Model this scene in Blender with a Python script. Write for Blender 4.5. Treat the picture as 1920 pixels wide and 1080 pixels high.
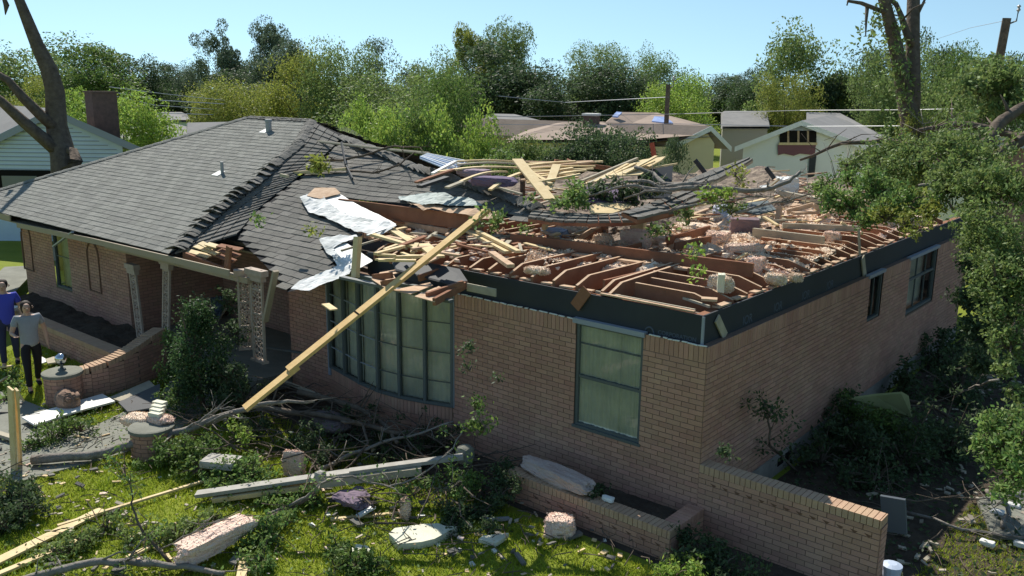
import bpy, math, random
import numpy as np
from mathutils import Vector, Matrix
random.seed(7); rng = np.random.default_rng(7)
S = bpy.context.scene
for o in list(bpy.data.objects): bpy.data.objects.remove(o)
# ---------------------------------------------------------------- camera
F, YAW, PIT, ROL = 1660.0, 0.69896, 0.22315, 0.01215
CP = np.array([4.74283, -9.28159, 5.44558])
_f = np.array([-math.sin(YAW)*math.cos(PIT), math.cos(YAW)*math.cos(PIT), -math.sin(PIT)])
_r0 = np.array([math.cos(YAW), math.sin(YAW), 0.0]); _u0 = np.cross(_r0, _f)
_r = _r0*math.cos(ROL)+_u0*math.sin(ROL); _u = -_r0*math.sin(ROL)+_u0*math.cos(ROL)
cam = bpy.data.objects.new("camera", bpy.data.cameras.new("camera")); S.collection.objects.link(cam)
cam.matrix_world = Matrix(((_r[0], _u[0], -_f[0], CP[0]), (_r[1], _u[1], -_f[1], CP[1]), (_r[2], _u[2], -_f[2], CP[2]), (0, 0, 0, 1)))
cam.data.sensor_width = 36; cam.data.lens = F/1920*36; cam.data.clip_end = 3000; cam.data.clip_start = .1
S.camera = cam
# ---------------------------------------------------------------- sky and sun
LD = Vector((.88, -.42, -1.0)).normalized()          # direction the light travels
W = bpy.data.worlds.new("World"); S.world = W; W.use_nodes = True
wn = W.node_tree.nodes; wl = W.node_tree.links
sky = wn.new('ShaderNodeTexSky'); sky.sky_type = 'NISHITA'; sky.sun_disc = False
sky.sun_elevation = math.asin(-LD.z); sky.sun_rotation = math.atan2(-LD.x, -LD.y)
sky.altitude = 0; sky.air_density = 1.0; sky.dust_density = .1; sky.ozone_density = 1.6
tint = wn.new('ShaderNodeMix'); tint.data_type = 'RGBA'; tint.blend_type = 'MULTIPLY'; tint.inputs[0].default_value = 1; tint.inputs[7].default_value = (.96, 1.02, .90, 1)
wt = wn.new('ShaderNodeTexCoord'); wa_ = wn.new('ShaderNodeVectorMath'); wa_.operation = 'ADD'; wa_.inputs[1].default_value = (0, 0, .155); wno = wn.new('ShaderNodeVectorMath'); wno.operation = 'NORMALIZE'
wl.new(wt.outputs['Generated'], wa_.inputs[0]); wl.new(wa_.outputs[0], wno.inputs[0]); wl.new(wno.outputs[0], sky.inputs[0])
bg = wn['Background']; bg.inputs[1].default_value = .12; wl.new(sky.outputs[0], tint.inputs[6]); wl.new(tint.outputs[2], bg.inputs[0])
sun = bpy.data.objects.new("sun", bpy.data.lights.new("sun", 'SUN')); S.collection.objects.link(sun)
sun.data.energy = 5.0; sun.data.angle = math.radians(.5); sun.data.color = (1, .95, .86)
sun.rotation_euler = LD.to_track_quat('-Z', 'Y').to_euler(); sun.location = (-20, 10, 25)
S.view_settings.view_transform = 'Standard'; S.view_settings.look = 'None'
S.view_settings.exposure = .38; S.view_settings.gamma = 1
S.render.engine = 'CYCLES'
# ---------------------------------------------------------------- helpers
def ray(x, y): return _f+_r*(x-960)/F-_u*(y-540)/F
def at(x, y, z=None, Y=None, X=None, d=None):
    v = ray(x, y)
    if z is not None: t = (z-CP[2])/v[2]
    elif Y is not None: t = (Y-CP[1])/v[1]
    elif X is not None: t = (X-CP[0])/v[0]
    else: t = d
    return CP+v*t
def A(v): return np.array(v, float)
COL = S.collection
class MB:
    def __init__(s): s.v = []; s.f = []; s.n = 0; s.av = []; s.af = []
    def add(s, V, Fc):
        n = s.n; s.v.extend([tuple(map(float, p)) for p in V]); s.f.extend([tuple(i+n for i in q) for q in Fc]); s.n += len(V)
    def quad(s, a, b, c, d): s.add([a, b, c, d], [(0, 1, 2, 3)])
    def box(s, lo, hi):
        x0, y0, z0 = lo; x1, y1, z1 = hi
        s.add([(x0,y0,z0),(x1,y0,z0),(x1,y1,z0),(x0,y1,z0),(x0,y0,z1),(x1,y0,z1),(x1,y1,z1),(x0,y1,z1)],
              [(0,3,2,1),(4,5,6,7),(0,1,5,4),(1,2,6,5),(2,3,7,6),(3,0,4,7)])
    def obox(s, c, ax, ay, az):
        c, ax, ay, az = A(c), A(ax), A(ay), A(az); V = []
        for k in (-1, 1):
            for i, j in ((-1,-1),(1,-1),(1,1),(-1,1)): V.append(c+ax*i+ay*j+az*k)
        s.add(V, [(0,3,2,1),(4,5,6,7),(0,1,5,4),(1,2,6,5),(2,3,7,6),(3,0,4,7)])
    def bar(s, p, q, w, t, up=(0,0,1), cut=0):
        p, q = A(p), A(q); d = q-p; L = np.linalg.norm(d); d /= L
        side = np.cross(d, A(up)); side /= np.linalg.norm(side)+1e-9; u = np.cross(side, d)
        s.obox((p+q)/2, d*L/2, side*w/2, u*t/2)
    def tube(s, pts, rad, n=7):
        pts = [A(p) for p in pts]; rings = []
        for i, p in enumerate(pts):
            d = pts[min(i+1, len(pts)-1)]-pts[max(i-1, 0)]; d = d/(np.linalg.norm(d)+1e-9)
            a = np.cross(d, (0, 0, 1.0)) if abs(d[2]) < .9 else np.cross(d, (1.0, 0, 0)); a /= np.linalg.norm(a); b = np.cross(d, a)
            r = rad[i] if hasattr(rad, '__len__') else rad
            rings.append([p+(a*math.cos(t)+b*math.sin(t))*r for t in [2*math.pi*k/n for k in range(n)]])
        V = [v for r in rings for v in r]; Fc = []
        for i in range(len(pts)-1):
            for k in range(n): Fc.append((i*n+k, i*n+(k+1)%n, (i+1)*n+(k+1)%n, (i+1)*n+k))
        Fc.append(tuple(range(n-1, -1, -1))); Fc.append(tuple((len(pts)-1)*n+k for k in range(n)))
        s.add(V, Fc)
    def lathe(s, c, prof, n=20):
        c = A(c); V = []; Fc = []
        for r, z in prof:
            for k in range(n): V.append(c+A((r*math.cos(2*math.pi*k/n), r*math.sin(2*math.pi*k/n), z)))
        for i in range(len(prof)-1):
            for k in range(n): Fc.append((i*n+k, i*n+(k+1)%n, (i+1)*n+(k+1)%n, (i+1)*n+k))
        Fc.append(tuple(range(n-1, -1, -1))); Fc.append(tuple((len(prof)-1)*n+k for k in range(n)))
        s.add(V, Fc)
    def prism(s, poly, h):
        n = len(poly); P = [A(p) for p in poly]; h = A(h)
        s.add(P+[p+h for p in P], [tuple(range(n-1, -1, -1)), tuple(range(n, 2*n))]+[(i, (i+1)%n, n+(i+1)%n, n+i) for i in range(n)])
    def build(s, name, m, parent=None, smooth=False):
        me = bpy.data.meshes.new(name); me.from_pydata(s.v, [], s.f); me.update()
        return link(name, me, m, parent, smooth)
def build2(name, a, ma, b, mb_, parent=None):
    me = bpy.data.meshes.new(name); n = a.n; me.from_pydata(a.v+b.v, [], a.f+[tuple(i+n for i in f) for f in b.f]); me.update()
    o = link(name, me, ma, parent); me.materials.append(mb_); k = len(a.f)
    me.polygons.foreach_set('material_index', [0]*k+[1]*len(b.f)); return o
def link(name, me, m, parent=None, smooth=False):
    o = bpy.data.objects.new(name, me); COL.objects.link(o)
    if m: me.materials.append(m)
    if smooth: me.polygons.foreach_set('use_smooth', [True]*len(me.polygons))
    if parent: o.parent = parent; o.matrix_parent_inverse = Matrix.Translation(-parent.location)
    return o
def tag(o, label, cat, group=None):
    o['label'] = label; o['category'] = cat
    if group: o['group'] = group
    return o
def thing(name, label, cat, loc=(0,0,0), group=None):
    o = bpy.data.objects.new(name, None); COL.objects.link(o); o.location = loc; o.empty_display_size = .2
    return tag(o, label, cat, group)
def kind(o, k): o['kind'] = k; return o
def nrm(v): v = A(v); return v/(np.linalg.norm(v)+1e-12)
def inpoly(x, y, P):
    c = False; j = len(P)-1
    for i in range(len(P)):
        if (P[i][1] > y) != (P[j][1] > y) and x < (P[j][0]-P[i][0])*(y-P[i][1])/(P[j][1]-P[i][1])+P[i][0]: c = not c
        j = i
    return c
def fastmesh(name, V, quads):           # V (n,3), quads (m,4)
    me = bpy.data.meshes.new(name); n = len(V); m = len(quads); k = quads.shape[1]
    me.vertices.add(n); me.vertices.foreach_set('co', V.astype(np.float32).ravel())
    me.loops.add(m*k); me.loops.foreach_set('vertex_index', quads.astype(np.int32).ravel())
    me.polygons.add(m); me.polygons.foreach_set('loop_start', np.arange(0, m*k, k, dtype=np.int32))
    me.polygons.foreach_set('loop_total', np.full(m, k, dtype=np.int32)); me.update(calc_edges=True)
    return me
# ---------------------------------------------------------------- materials
MATS = {}
def mat(name, col, rough=.8, spec=.3, metal=0, var=None, vscale=None, island=0, bump=0, bscale=20, stretch=None, col2=None, trans=0, noise_detail=4, contrast=1):
    """base colour col mixed with col2 by noise; island: per-piece brightness spread"""
    m = bpy.data.materials.new(name); m.use_nodes = True; N = m.node_tree.nodes; L = m.node_tree.links; b = N['Principled BSDF']
    b.inputs['Roughness'].default_value = rough; b.inputs['Specular IOR Level'].default_value = spec; b.inputs['Metallic'].default_value = metal
    out = None
    rgb = N.new('ShaderNodeRGB'); rgb.outputs[0].default_value = (*col, 1); out = rgb.outputs[0]
    tc = N.new('ShaderNodeTexCoord'); vec = tc.outputs['Object']
    if stretch:
        mp = N.new('ShaderNodeMapping'); mp.inputs['Scale'].default_value = stretch; L.new(vec, mp.inputs[0]); vec = mp.outputs[0]
    if col2:
        nz = N.new('ShaderNodeTexNoise'); nz.inputs['Scale'].default_value = vscale or 3; nz.inputs['Detail'].default_value = noise_detail; nz.inputs['Roughness'].default_value = .65; L.new(vec, nz.inputs['Vector'])
        mr = N.new('ShaderNodeMapRange'); mr.inputs[1].default_value = .5-.2/contrast; mr.inputs[2].default_value = .5+.2/contrast; L.new(nz.outputs[0], mr.inputs[0])
        mx = N.new('ShaderNodeMix'); mx.data_type = 'RGBA'; L.new(mr.outputs[0], mx.inputs[0]); L.new(out, mx.inputs[6]); mx.inputs[7].default_value = (*col2, 1); out = mx.outputs[2]
    if island:
        g = N.new('ShaderNodeNewGeometry'); hs = N.new('ShaderNodeHueSaturation')
        mr = N.new('ShaderNodeMapRange'); mr.inputs[3].default_value = 1-island; mr.inputs[4].default_value = 1+island; L.new(g.outputs['Random Per Island'], mr.inputs[0]); L.new(mr.outputs[0], hs.inputs['Value'])
        ml = N.new('ShaderNodeMath'); ml.operation = 'MULTIPLY'; ml.inputs[1].default_value = 37.7; L.new(g.outputs['Random Per Island'], ml.inputs[0])
        fr = N.new('ShaderNodeMath'); fr.operation = 'FRACT'; L.new(ml.outputs[0], fr.inputs[0])
        mh = N.new('ShaderNodeMapRange'); mh.inputs[3].default_value = .5-.03*min(1, island*2); mh.inputs[4].default_value = .5+.03*min(1, island*2); L.new(fr.outputs[0], mh.inputs[0]); L.new(mh.outputs[0], hs.inputs['Hue'])
        L.new(out, hs.inputs['Color']); out = hs.outputs[0]
    L.new(out, b.inputs['Base Color'])
    if bump:
        nb = N.new('ShaderNodeTexNoise'); nb.inputs['Scale'].default_value = bscale; nb.inputs['Detail'].default_value = 5; L.new(vec, nb.inputs['Vector'])
        bp = N.new('ShaderNodeBump'); bp.inputs['Strength'].default_value = bump; bp.inputs['Distance'].default_value = .03; L.new(nb.outputs[0], bp.inputs['Height']); L.new(bp.outputs[0], b.inputs['Normal'])
    if trans:
        tr = N.new('ShaderNodeBsdfTranslucent'); L.new(out, tr.inputs[0]); ms = N.new('ShaderNodeMixShader'); ms.inputs[0].default_value = trans
        L.new(b.outputs[0], ms.inputs[1]); L.new(tr.outputs[0], ms.inputs[2]); L.new(ms.outputs[0], N['Material Output'].inputs[0])
    MATS[name] = m; return m
brick = mat('brick', (.41,.215,.16), .9, .15, col2=(.49,.30,.215), vscale=1.1, noise_detail=8, island=.11, bump=.3, bscale=60)
capb = mat('cap_brick', (.50,.35,.23), .9, .15, col2=(.44,.28,.19), vscale=3, island=.06, bump=.3, bscale=60)
mortar = mat('mortar', (.25,.16,.12), 1, .1, col2=(.17,.13,.10), vscale=20)
foundation = mat('foundation', (.30,.27,.24), .95, .1, col2=(.2,.18,.16), vscale=3, bump=.3)
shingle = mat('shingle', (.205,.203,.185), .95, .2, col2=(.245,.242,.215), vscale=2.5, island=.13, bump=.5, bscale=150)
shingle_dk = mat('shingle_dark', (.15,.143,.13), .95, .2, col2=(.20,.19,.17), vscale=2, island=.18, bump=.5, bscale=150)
felt = mat('felt', (.03,.03,.032), .95, .1)
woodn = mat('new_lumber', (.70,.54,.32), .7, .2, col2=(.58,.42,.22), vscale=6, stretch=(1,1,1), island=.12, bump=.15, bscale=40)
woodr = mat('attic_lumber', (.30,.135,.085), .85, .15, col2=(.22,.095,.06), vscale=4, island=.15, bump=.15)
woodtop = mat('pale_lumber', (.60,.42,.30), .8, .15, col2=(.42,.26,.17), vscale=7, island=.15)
woodg = mat('weathered_lumber', (.33,.29,.23), .85, .15, col2=(.45,.39,.3), vscale=5, island=.2)
board_bk = mat('black_board', (.030,.034,.040), .7, .3, col2=(.04,.045,.05), vscale=1.5)
mark = mat('mark_paint', (.085,.10,.13), .8)
pink = mat('pink_insulation', (.80,.55,.45), 1, .05, col2=(.86,.70,.56), vscale=9, island=.15, bump=.9, bscale=40)
tan = mat('tan_insulation', (.88,.74,.58), 1, .05, col2=(.76,.56,.42), vscale=5, bump=1, bscale=30, contrast=1.3)
drywall = mat('drywall', (.24,.21,.18), .95, .1, col2=(.17,.14,.12), vscale=2)
white = mat('white_paint', (.78,.77,.73), .6, .3, col2=(.68,.67,.63), vscale=4)
plaster = mat('plaster_board', (.72,.70,.56), .8, .2, col2=(.62,.6,.46), vscale=6)
paper = mat('underlayment', (.74,.74,.73), .75, .25, col2=(.42,.44,.43), vscale=3, bump=.5, bscale=8, contrast=1.5)
teal = mat('teal_felt', (.26,.32,.30), .7, .3, col2=(.42,.47,.45), vscale=6, bump=.6, bscale=8)
frame = mat('window_frame', (.10,.115,.115), .5, .4)
framel = mat('window_head_metal', (.28,.31,.36), .45, .5)
cream = mat('cream_trim', (.36,.29,.20), .7, .25, col2=(.33,.27,.2), vscale=5, bump=.15)
lace = mat('lattice_paint', (.46,.37,.30), .75, .25, col2=(.36,.28,.22), vscale=9)
bark = mat('bark', (.17,.135,.105), .95, .1, col2=(.09,.07,.055), vscale=7, bump=.9, bscale=14)
barkg = mat('grey_bark', (.30,.27,.235), .95, .1, col2=(.17,.15,.13), vscale=9, bump=.8, bscale=18)
concrete = mat('concrete', (.24,.24,.20), .9, .2, col2=(.17,.17,.14), vscale=2, bump=.3)
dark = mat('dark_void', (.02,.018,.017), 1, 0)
metal = mat('galvanised', (.33,.33,.34), .5, .5, metal=.3)
bluem = mat('blue_metal', (.42,.50,.64), .45, .5, col2=(.50,.56,.68), vscale=3)
purple = mat('purple_cloth', (.16,.12,.19), .9)
def leafm(n, c, isl=.35, tr=.42): return mat(n, c, .6, .3, island=isl, trans=tr)
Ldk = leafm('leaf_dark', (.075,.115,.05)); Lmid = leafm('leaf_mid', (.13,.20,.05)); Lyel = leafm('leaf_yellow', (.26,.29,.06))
Lbr = leafm('leaf_bright', (.27,.38,.07)); Lol = leafm('leaf_olive', (.18,.245,.075)); Lbl = leafm('leaf_bluish', (.105,.145,.085)); Lnear = leafm('leaf_near', (.17,.26,.07), .45)
def glassm():
    m = bpy.data.materials.new('window_glass'); m.use_nodes = True; N = m.node_tree.nodes; L = m.node_tree.links
    g = N.new('ShaderNodeBsdfGlossy'); g.inputs['Roughness'].default_value = .02; t = N.new('ShaderNodeBsdfTransparent'); t.inputs[0].default_value = (.86,.87,.83,1)
    f = N.new('ShaderNodeFresnel'); f.inputs[0].default_value = 1.45; mx = N.new('ShaderNodeMixShader')
    L.new(f.outputs[0], mx.inputs[0]); L.new(t.outputs[0], mx.inputs[1]); L.new(g.outputs[0], mx.inputs[2]); L.new(mx.outputs[0], N['Material Output'].inputs[0]); return m
glass = glassm()
curtain = mat('curtain', (.78,.77,.66), .9, .1, col2=(.46,.48,.44), vscale=1.5)
# ---------------------------------------------------------------- ground
def groundm():
    m = mat('lawn', (.15,.19,.025), .95, .1, col2=(.22,.25,.035), vscale=.9, bump=.6, bscale=30); return m
lawn = groundm()
soil = mat('soil', (.055,.043,.035), 1, .05, col2=(.10,.08,.06), vscale=5, bump=1, bscale=18)
g = MB(); g.quad((-500,-300,0),(500,-300,0),(500,900,0),(-500,900,0)); kind(g.build('ground', lawn), 'structure')
g = MB(); g.quad((.1,.05,.004),(12,.05,.004),(12,30,.004),(.1,30,.004)); kind(g.build('bare_soil', soil), 'structure')
g = MB(); g.quad((-13,-1.6,.004),(-2.4,-1.6,.004),(-2.4,.1,.004),(-13,.1,.004)); g.quad((-2.4,-.95,.004),(5,-.95,.004),(5,.05,.004),(-2.4,.05,.004)); kind(g.build('soil_bed', soil), 'structure')
# concrete walk
walk = [at(0,852,z=.03), at(175,800,z=.03), at(300,740,z=.03), at(330,700,z=.03), at(450,640,z=.03), at(500,700,z=.03), at(400,760,z=.03), at(300,830,z=.03), at(150,872,z=.03), at(0,930,z=.03)]
walk[0] = A((-14,-3.9,.03)); walk[-1] = A((-13,-5.6,.03)); walk.insert(9, at(30,905,z=.03))
g = MB(); g.prism([A(p)-A((0,0,.03)) for p in walk], (0,0,.035)); kind(g.build('walkway', concrete), 'structure')
# ---------------------------------------------------------------- brick faces
CR = .0677; BL = .2
def bricks(mb, back, O, u, n, L, z0, z1, holes=(), soldier=False, proud=.007, blen=BL):
    O, u, n = A(O), A(u), A(n); up = A((0,0,1))
    def blocked(a, b, c, d): return any(a < h[1]-.004 and b > h[0]+.004 and c < h[3]-.01 and d > h[2]+.01 for h in holes)
    def put(a, b, c, d):
        parts = [(a, b)]
        for h in holes:
            if c < h[3]-.01 and d > h[2]+.01:
                nn = []
                for p, q in parts:
                    if q <= h[0] or p >= h[1]: nn.append((p, q)); continue
                    if p < h[0]: nn.append((p, h[0]))
                    if q > h[1]: nn.append((h[1], q))
                parts = nn
        for p, q in parts:
            if q-p < .02: continue
            pr = proud+random.uniform(-.0015, .0015)
            c0 = O+u*p+up*c; c1 = O+u*q+up*c; c2 = O+u*q+up*d; c3 = O+u*p+up*d; N = n*pr
            mb.add([c0+N, c1+N, c2+N, c3+N, c0, c1, c2, c3], [(0,1,2,3),(0,4,5,1),(1,5,6,2),(2,6,7,3),(3,7,4,0)])
    top = z1-(3*CR if soldier else 0); k = 0; z = top
    if soldier:
        a = 0
        while a < L: put(a+.004, min(a+CR, L)-.004, top+.005, z1-.001); a += CR
    while z > z0+.02:
        lo = max(z-CR, z0); a = -(blen/2 if k % 2 else 0)
        while a < L:
            p, q = max(a, 0)+.005, min(a+blen, L)-.005
            if q > p: put(p, q, lo+.005, z-.005)
            a += blen
        z = lo; k += 1
    # backing split round the holes
    xs = sorted({0, L, *[h[0] for h in holes], *[h[1] for h in holes]}); zs = sorted({z0, z1, *[max(h[2], z0) for h in holes], *[min(h[3], z1) for h in holes]})
    for i in range(len(xs)-1):
        for j in range(len(zs)-1):
            xm, zm = (xs[i]+xs[i+1])/2, (zs[j]+zs[j+1])/2
            if not any(h[0] < xm < h[1] and h[2] < zm < h[3] for h in holes):
                back.quad(O+u*xs[i]+up*zs[j], O+u*xs[i+1]+up*zs[j], O+u*xs[i+1]+up*zs[j+1], O+u*xs[i]+up*zs[j+1])
def rowlock(mb, O, u, w, L, z, h=.1, base=None):      # cap of bricks on edge laid across a wall
    O, u, w = A(O), A(u), A(w); a = 0
    while a < L-.02:
        b = min(a+CR, L); c = O+u*(a+b)/2+w/2; c[2] = z-h/2+random.uniform(-.002, .002)
        mb.obox(c, u*((b-a)/2-.004), w/2, A((0,0,h/2))); a = b
def brickwall(name, segs, z0, z1, th, label, m=None, holesdots=False):
    """free-standing low wall along a polyline segs (front face), thickness th to the left side; cap on top"""
    t = thing(name, label, 'garden wall', tuple(A(segs[0])*[1,1,0]))
    b = MB(); k = MB(); cp = MB()
    for i in range(len(segs)-1):
        p, q = A(segs[i]), A(segs[i+1]); u = q-p; L = np.linalg.norm(u[:2]); u = nrm([u[0], u[1], 0]); n = A((u[1], -u[0], 0))
        zt = (z1 if not hasattr(z1, '__len__') else z1[i])-.1
        bricks(b, k, [p[0], p[1], 0], u, n, L, z0, zt)
        qq = A([q[0], q[1], 0])-n*th; bricks(b, k, qq, -u, -n, L, z0, zt)
        if i == len(segs)-2: bricks(b, k, [q[0], q[1], 0], -n, u, th, z0, zt)
        if i == 0: bricks(b, k, A([p[0], p[1], 0])-n*th, n, -u, th, z0, zt)
        c = A([p[0], p[1], 0])+n*.008; rowlock(cp, c, u, -n*(th+.016), L, zt+.1, .1)
        k.box(*((lambda a, bq: (np.minimum(a, bq), np.maximum(a, bq)))(A([p[0], p[1], zt-.03]), A([q[0], q[1], zt])-n*th))) if abs(u[0]*u[1]) < .01 else None
    build2('wall_body', b, brick, k, mortar, t); cp.build('brick_cap', capb, t)
    return t
# ================================================================ THE RUINED HOUSE
H = thing('brick_house', 'single storey brick house with its roof torn open, filling the middle of the scene', 'house', (-6, 4, 0))
WT = 2.44
fb, fk = MB(), MB()
bx0, bx1 = -7.15, -4.21
bricks(fb, fk, (-8.3,0,0), (1,0,0), (0,-1,0), 8.3, 0, WT, [(8.3-1.93, 8.3-.88, .95, 3), (bx0+8.3, bx1+8.3, -1, 3)], True)
build2('wall', fb, brick, fk, mortar, H)
rw = lambda x, y: at(x, y, X=0)
y1, y2 = rw(1633,515)[1], rw(1657,510)[1]; y3, y4 = rw(1709,480)[1], rw(1760,457)[1]; zs1 = rw(1640,597)[2]; zs2 = rw(1735,570)[2]
fb, fk = MB(), MB()
bricks(fb, fk, (0,0,0), (0,1,0), (1,0,0), 11.9, .32, WT, [(y1, y2, zs1, 3), (y3, y4, zs2, 3)], True)
build2('wall', fb, brick, fk, mortar, H)
fd = MB(); fd.box((-.2,0.02,-.1), (.014,11.9,.32))
for vy in (at(1470,840,X=0)[1], at(1697,682,X=0)[1]):
    vv = MB()
    for q in (-.13, .13):
        vv.box((.01, vy+q-.1, .12), (.022, vy+q+.1, .24))
    vv.build('foundation_vent', dark, H)
fd.build('foundation', foundation, H)
# back, inner walls and ceiling board
m_ = MB(); m_.box((-20,11.8,0), (-.02,11.95,2.4)); m_.build('rear_wall', foundation, H)
m_ = MB(); m_.box((-12.8,.22,2.40), (-.12,11.75,2.47)); m_.build('ceiling_board', drywall, H)
m_ = MB(); m_.box((-8.3,.12,0), (-7.2,.2,2.4)); m_.box((-4.15,.12,0), (-1.98,.2,2.4)); m_.box((-.84,.12,0), (-.2,.2,2.4)); m_.box((-12.6,3.2,0), (-.3,3.3,2.38)); m_.build('inner_wall', drywall, H)
# ledge of the brick veneer and black sheathing above it
m_ = MB(); m_.box((-7.1,.008,2.40), (-.004,.085,2.437)); m_.box((-.105,.085,2.40), (-.008,11.9,2.437)); m_.build('brick_ledge', mortar, H)
m_ = MB(); m_.box((-6.2,.06,2.42), (-.12,.085,2.80)); m_.build('sheathing', board_bk, H)
m_ = MB(); m_.box((-.125,.06,2.42), (-.10,11.9,2.80)); m_.build('sheathing', board_bk, H)
m_ = MB(); m_.box((-.118,.045,2.43), (-.09,.075,2.79)); m_.build('corner_flashing', framel, H)
m_ = MB()
x = -4.15
while x < -.02:
    l = random.uniform(.05, .16)
    if x+l < -1.95 or x > -.9: m_.obox((x+l/2, -.004+random.uniform(-.004,.004), 2.447+random.uniform(-.004,.006)), (l/2,0,random.uniform(-.004,.004)), (0,.012,0), (0,0,.006))
    x += l+random.uniform(.0,.05)
m_.build('mortar_edge', white, H)
# printed marks on the sheathing
def txt(s_, loc, ux, uz, size, m, parent):
    cu = bpy.data.curves.new('printed_mark', 'FONT'); cu.body = s_; cu.size = size; cu.extrude = .0005; cu.offset = .002
    o0 = bpy.data.objects.new('tmp', cu); COL.objects.link(o0); me = bpy.data.meshes.new_from_object(o0.evaluated_get(bpy.context.evaluated_depsgraph_get())); me.name = 'printed_mark'
    bpy.data.objects.remove(o0); bpy.data.curves.remove(cu); me.materials.clear(); me.materials.append(m); o = bpy.data.objects.new('printed_mark', me); COL.objects.link(o)
    X = Vector(ux); Z = Vector(uz); Nn = X.cross(Z); M = Matrix((X, Z, Nn)).transposed().to_4x4(); M.translation = Vector(loc)
    o.parent = parent; o.matrix_parent_inverse = Matrix.Translation(-parent.location); o.matrix_basis = M
    return o
for px, py in ((1392,607),(1450,584),(1503,562),(1549,541)):
    p = at(px, py, X=-.1); txt('IOR', (-.0975, p[1], 2.47), (0,1,0), (0,0,1), .17, mark, H)
txt('CORPORATION', (-.72,.0575,2.46), (1,0,0), (0,0,1), .075, mark, H)
m_ = MB(); pp = [at(1217+9*math.cos(t)*1.0, 627-14*math.sin(t), Y=.058) for t in np.linspace(0, math.pi, 9)]; m_.tube(pp, .012, 5); m_.build('printed_mark', mark, H)
# plate on top of the walls, broken pale boards along it
m_ = MB(); m_.box((-5.2,.10,2.74), (-.13,.22,2.78)); m_.build('top_plate', woodr, H)
m_ = MB(); m_.box((-.26,.22,2.74), (-.13,11.8,2.78)); m_.build('top_plate', woodr, H)
def hpart(name, p, q, w, t, m, up=(0,0,1)):
    b = MB(); b.bar(p, q, w, t, up); return b.build(name, m, H)
def px(x, y, z): return at(x, y, z=z)
hpart('fascia_strip', (-1.62,.09,2.83), (-.25,.10,2.82), .05, .02, woodtop)
hpart('fascia_strip', (-1.75,.17,2.82), (-.3,.20,2.81), .03, .03, woodg)
y = .5
for k in range(19):
    l = random.uniform(.25,.5)
    b = MB(); b.obox((-.19+random.uniform(-.02,.02), y+l/2, 2.815), (.05,.01*random.uniform(-1,1),0), (0,l/2,random.uniform(-.01,.01)), (0,0,.012)); b.build('plate_block', woodtop, H); y += l+random.uniform(.08,.25)
for k in range(9):
    x = -4.2+k*.33+random.uniform(-.05,.05); b = MB(); b.obox((x,.17,2.815), (.12,0,.004), (0,.045,0), (0,0,.012)); b.build('plate_block', woodtop, H)
# joists: clipped ends toward the wall.  body brown, top edge paler, sunlight on it painted into the colour
def joist(p, q, h=.23, th=.042, clip=.28, top=0):
    """p: low wall end (outer), q: inner end, z = top edge; side-profile clipped at p"""
    p, q = A(p), A(q); d = nrm(q-p); s_ = nrm(np.cross(d, (0,0,1)))*th/2; up = A((0,0,1)); L = np.linalg.norm(q-p)
    prof = [(0,-h),(0,-.10),(clip,0),(L,0),(L,-h)]
    V = [p+d*a+up*b_+s_*sg for sg in (-1,1) for a, b_ in prof]
    b = MB(); b.add(V, [(4,3,2,1,0),(5,6,7,8,9)]+[(i, (i+1)%5, 5+(i+1)%5, 5+i) for i in range(5)])
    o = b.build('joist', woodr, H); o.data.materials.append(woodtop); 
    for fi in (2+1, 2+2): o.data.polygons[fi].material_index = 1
    return o
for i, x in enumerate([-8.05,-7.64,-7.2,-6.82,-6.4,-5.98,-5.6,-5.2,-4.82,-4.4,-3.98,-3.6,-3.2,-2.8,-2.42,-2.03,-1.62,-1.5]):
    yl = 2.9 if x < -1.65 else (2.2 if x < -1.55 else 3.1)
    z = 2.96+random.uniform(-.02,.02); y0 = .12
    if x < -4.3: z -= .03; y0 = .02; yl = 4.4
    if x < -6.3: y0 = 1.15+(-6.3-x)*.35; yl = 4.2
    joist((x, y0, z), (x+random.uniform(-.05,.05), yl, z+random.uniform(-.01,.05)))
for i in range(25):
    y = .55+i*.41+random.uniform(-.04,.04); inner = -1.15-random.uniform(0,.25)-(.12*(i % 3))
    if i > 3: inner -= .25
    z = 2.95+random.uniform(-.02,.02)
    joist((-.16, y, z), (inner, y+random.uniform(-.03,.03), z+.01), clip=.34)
hpart('joist', (-1.75,.35,2.84), (-1.35,5.8,2.86), .04, .22, woodr)
hpart('ridge_beam', px(636,385,3.2), px(906,420,3.2), .045, .26, woodr)
hpart('joist', px(690,408,3.02), px(842,434,3.0), .05, .09, woodtop)
hpart('strongback', px(958,449,3.02), px(1412,507,3.0), .05, .20, woodr)
hpart('strongback', px(962,461,2.94), px(1300,506,2.94), .12, .035, woodtop)
hpart('cripple_board', (-1.98,.02,2.60), (-1.80,.035,2.86), .16, .02, woodr, (0,1,0))
hpart('cripple_board', (-.075,.35,2.72), (-.075,.6,2.44), .12, .02, woodg, (1,0,0))
b = MB(); b.bar((-.075,5.42,2.78), (-.075,5.62,2.42), .13, .02, (1,0,0)); b.build('cripple_board', woodg, H)
# black sheathing flap sagging over the bow window, soffit wood
b = MB(); b.prism([px(735,494,2.80), px(775,490,2.84), px(860,507,2.84), px(875,530,2.74), px(850,536,2.70), px(742,507,2.74)], (0,.02,.02)); b.build('sheathing', board_bk, H)
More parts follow.
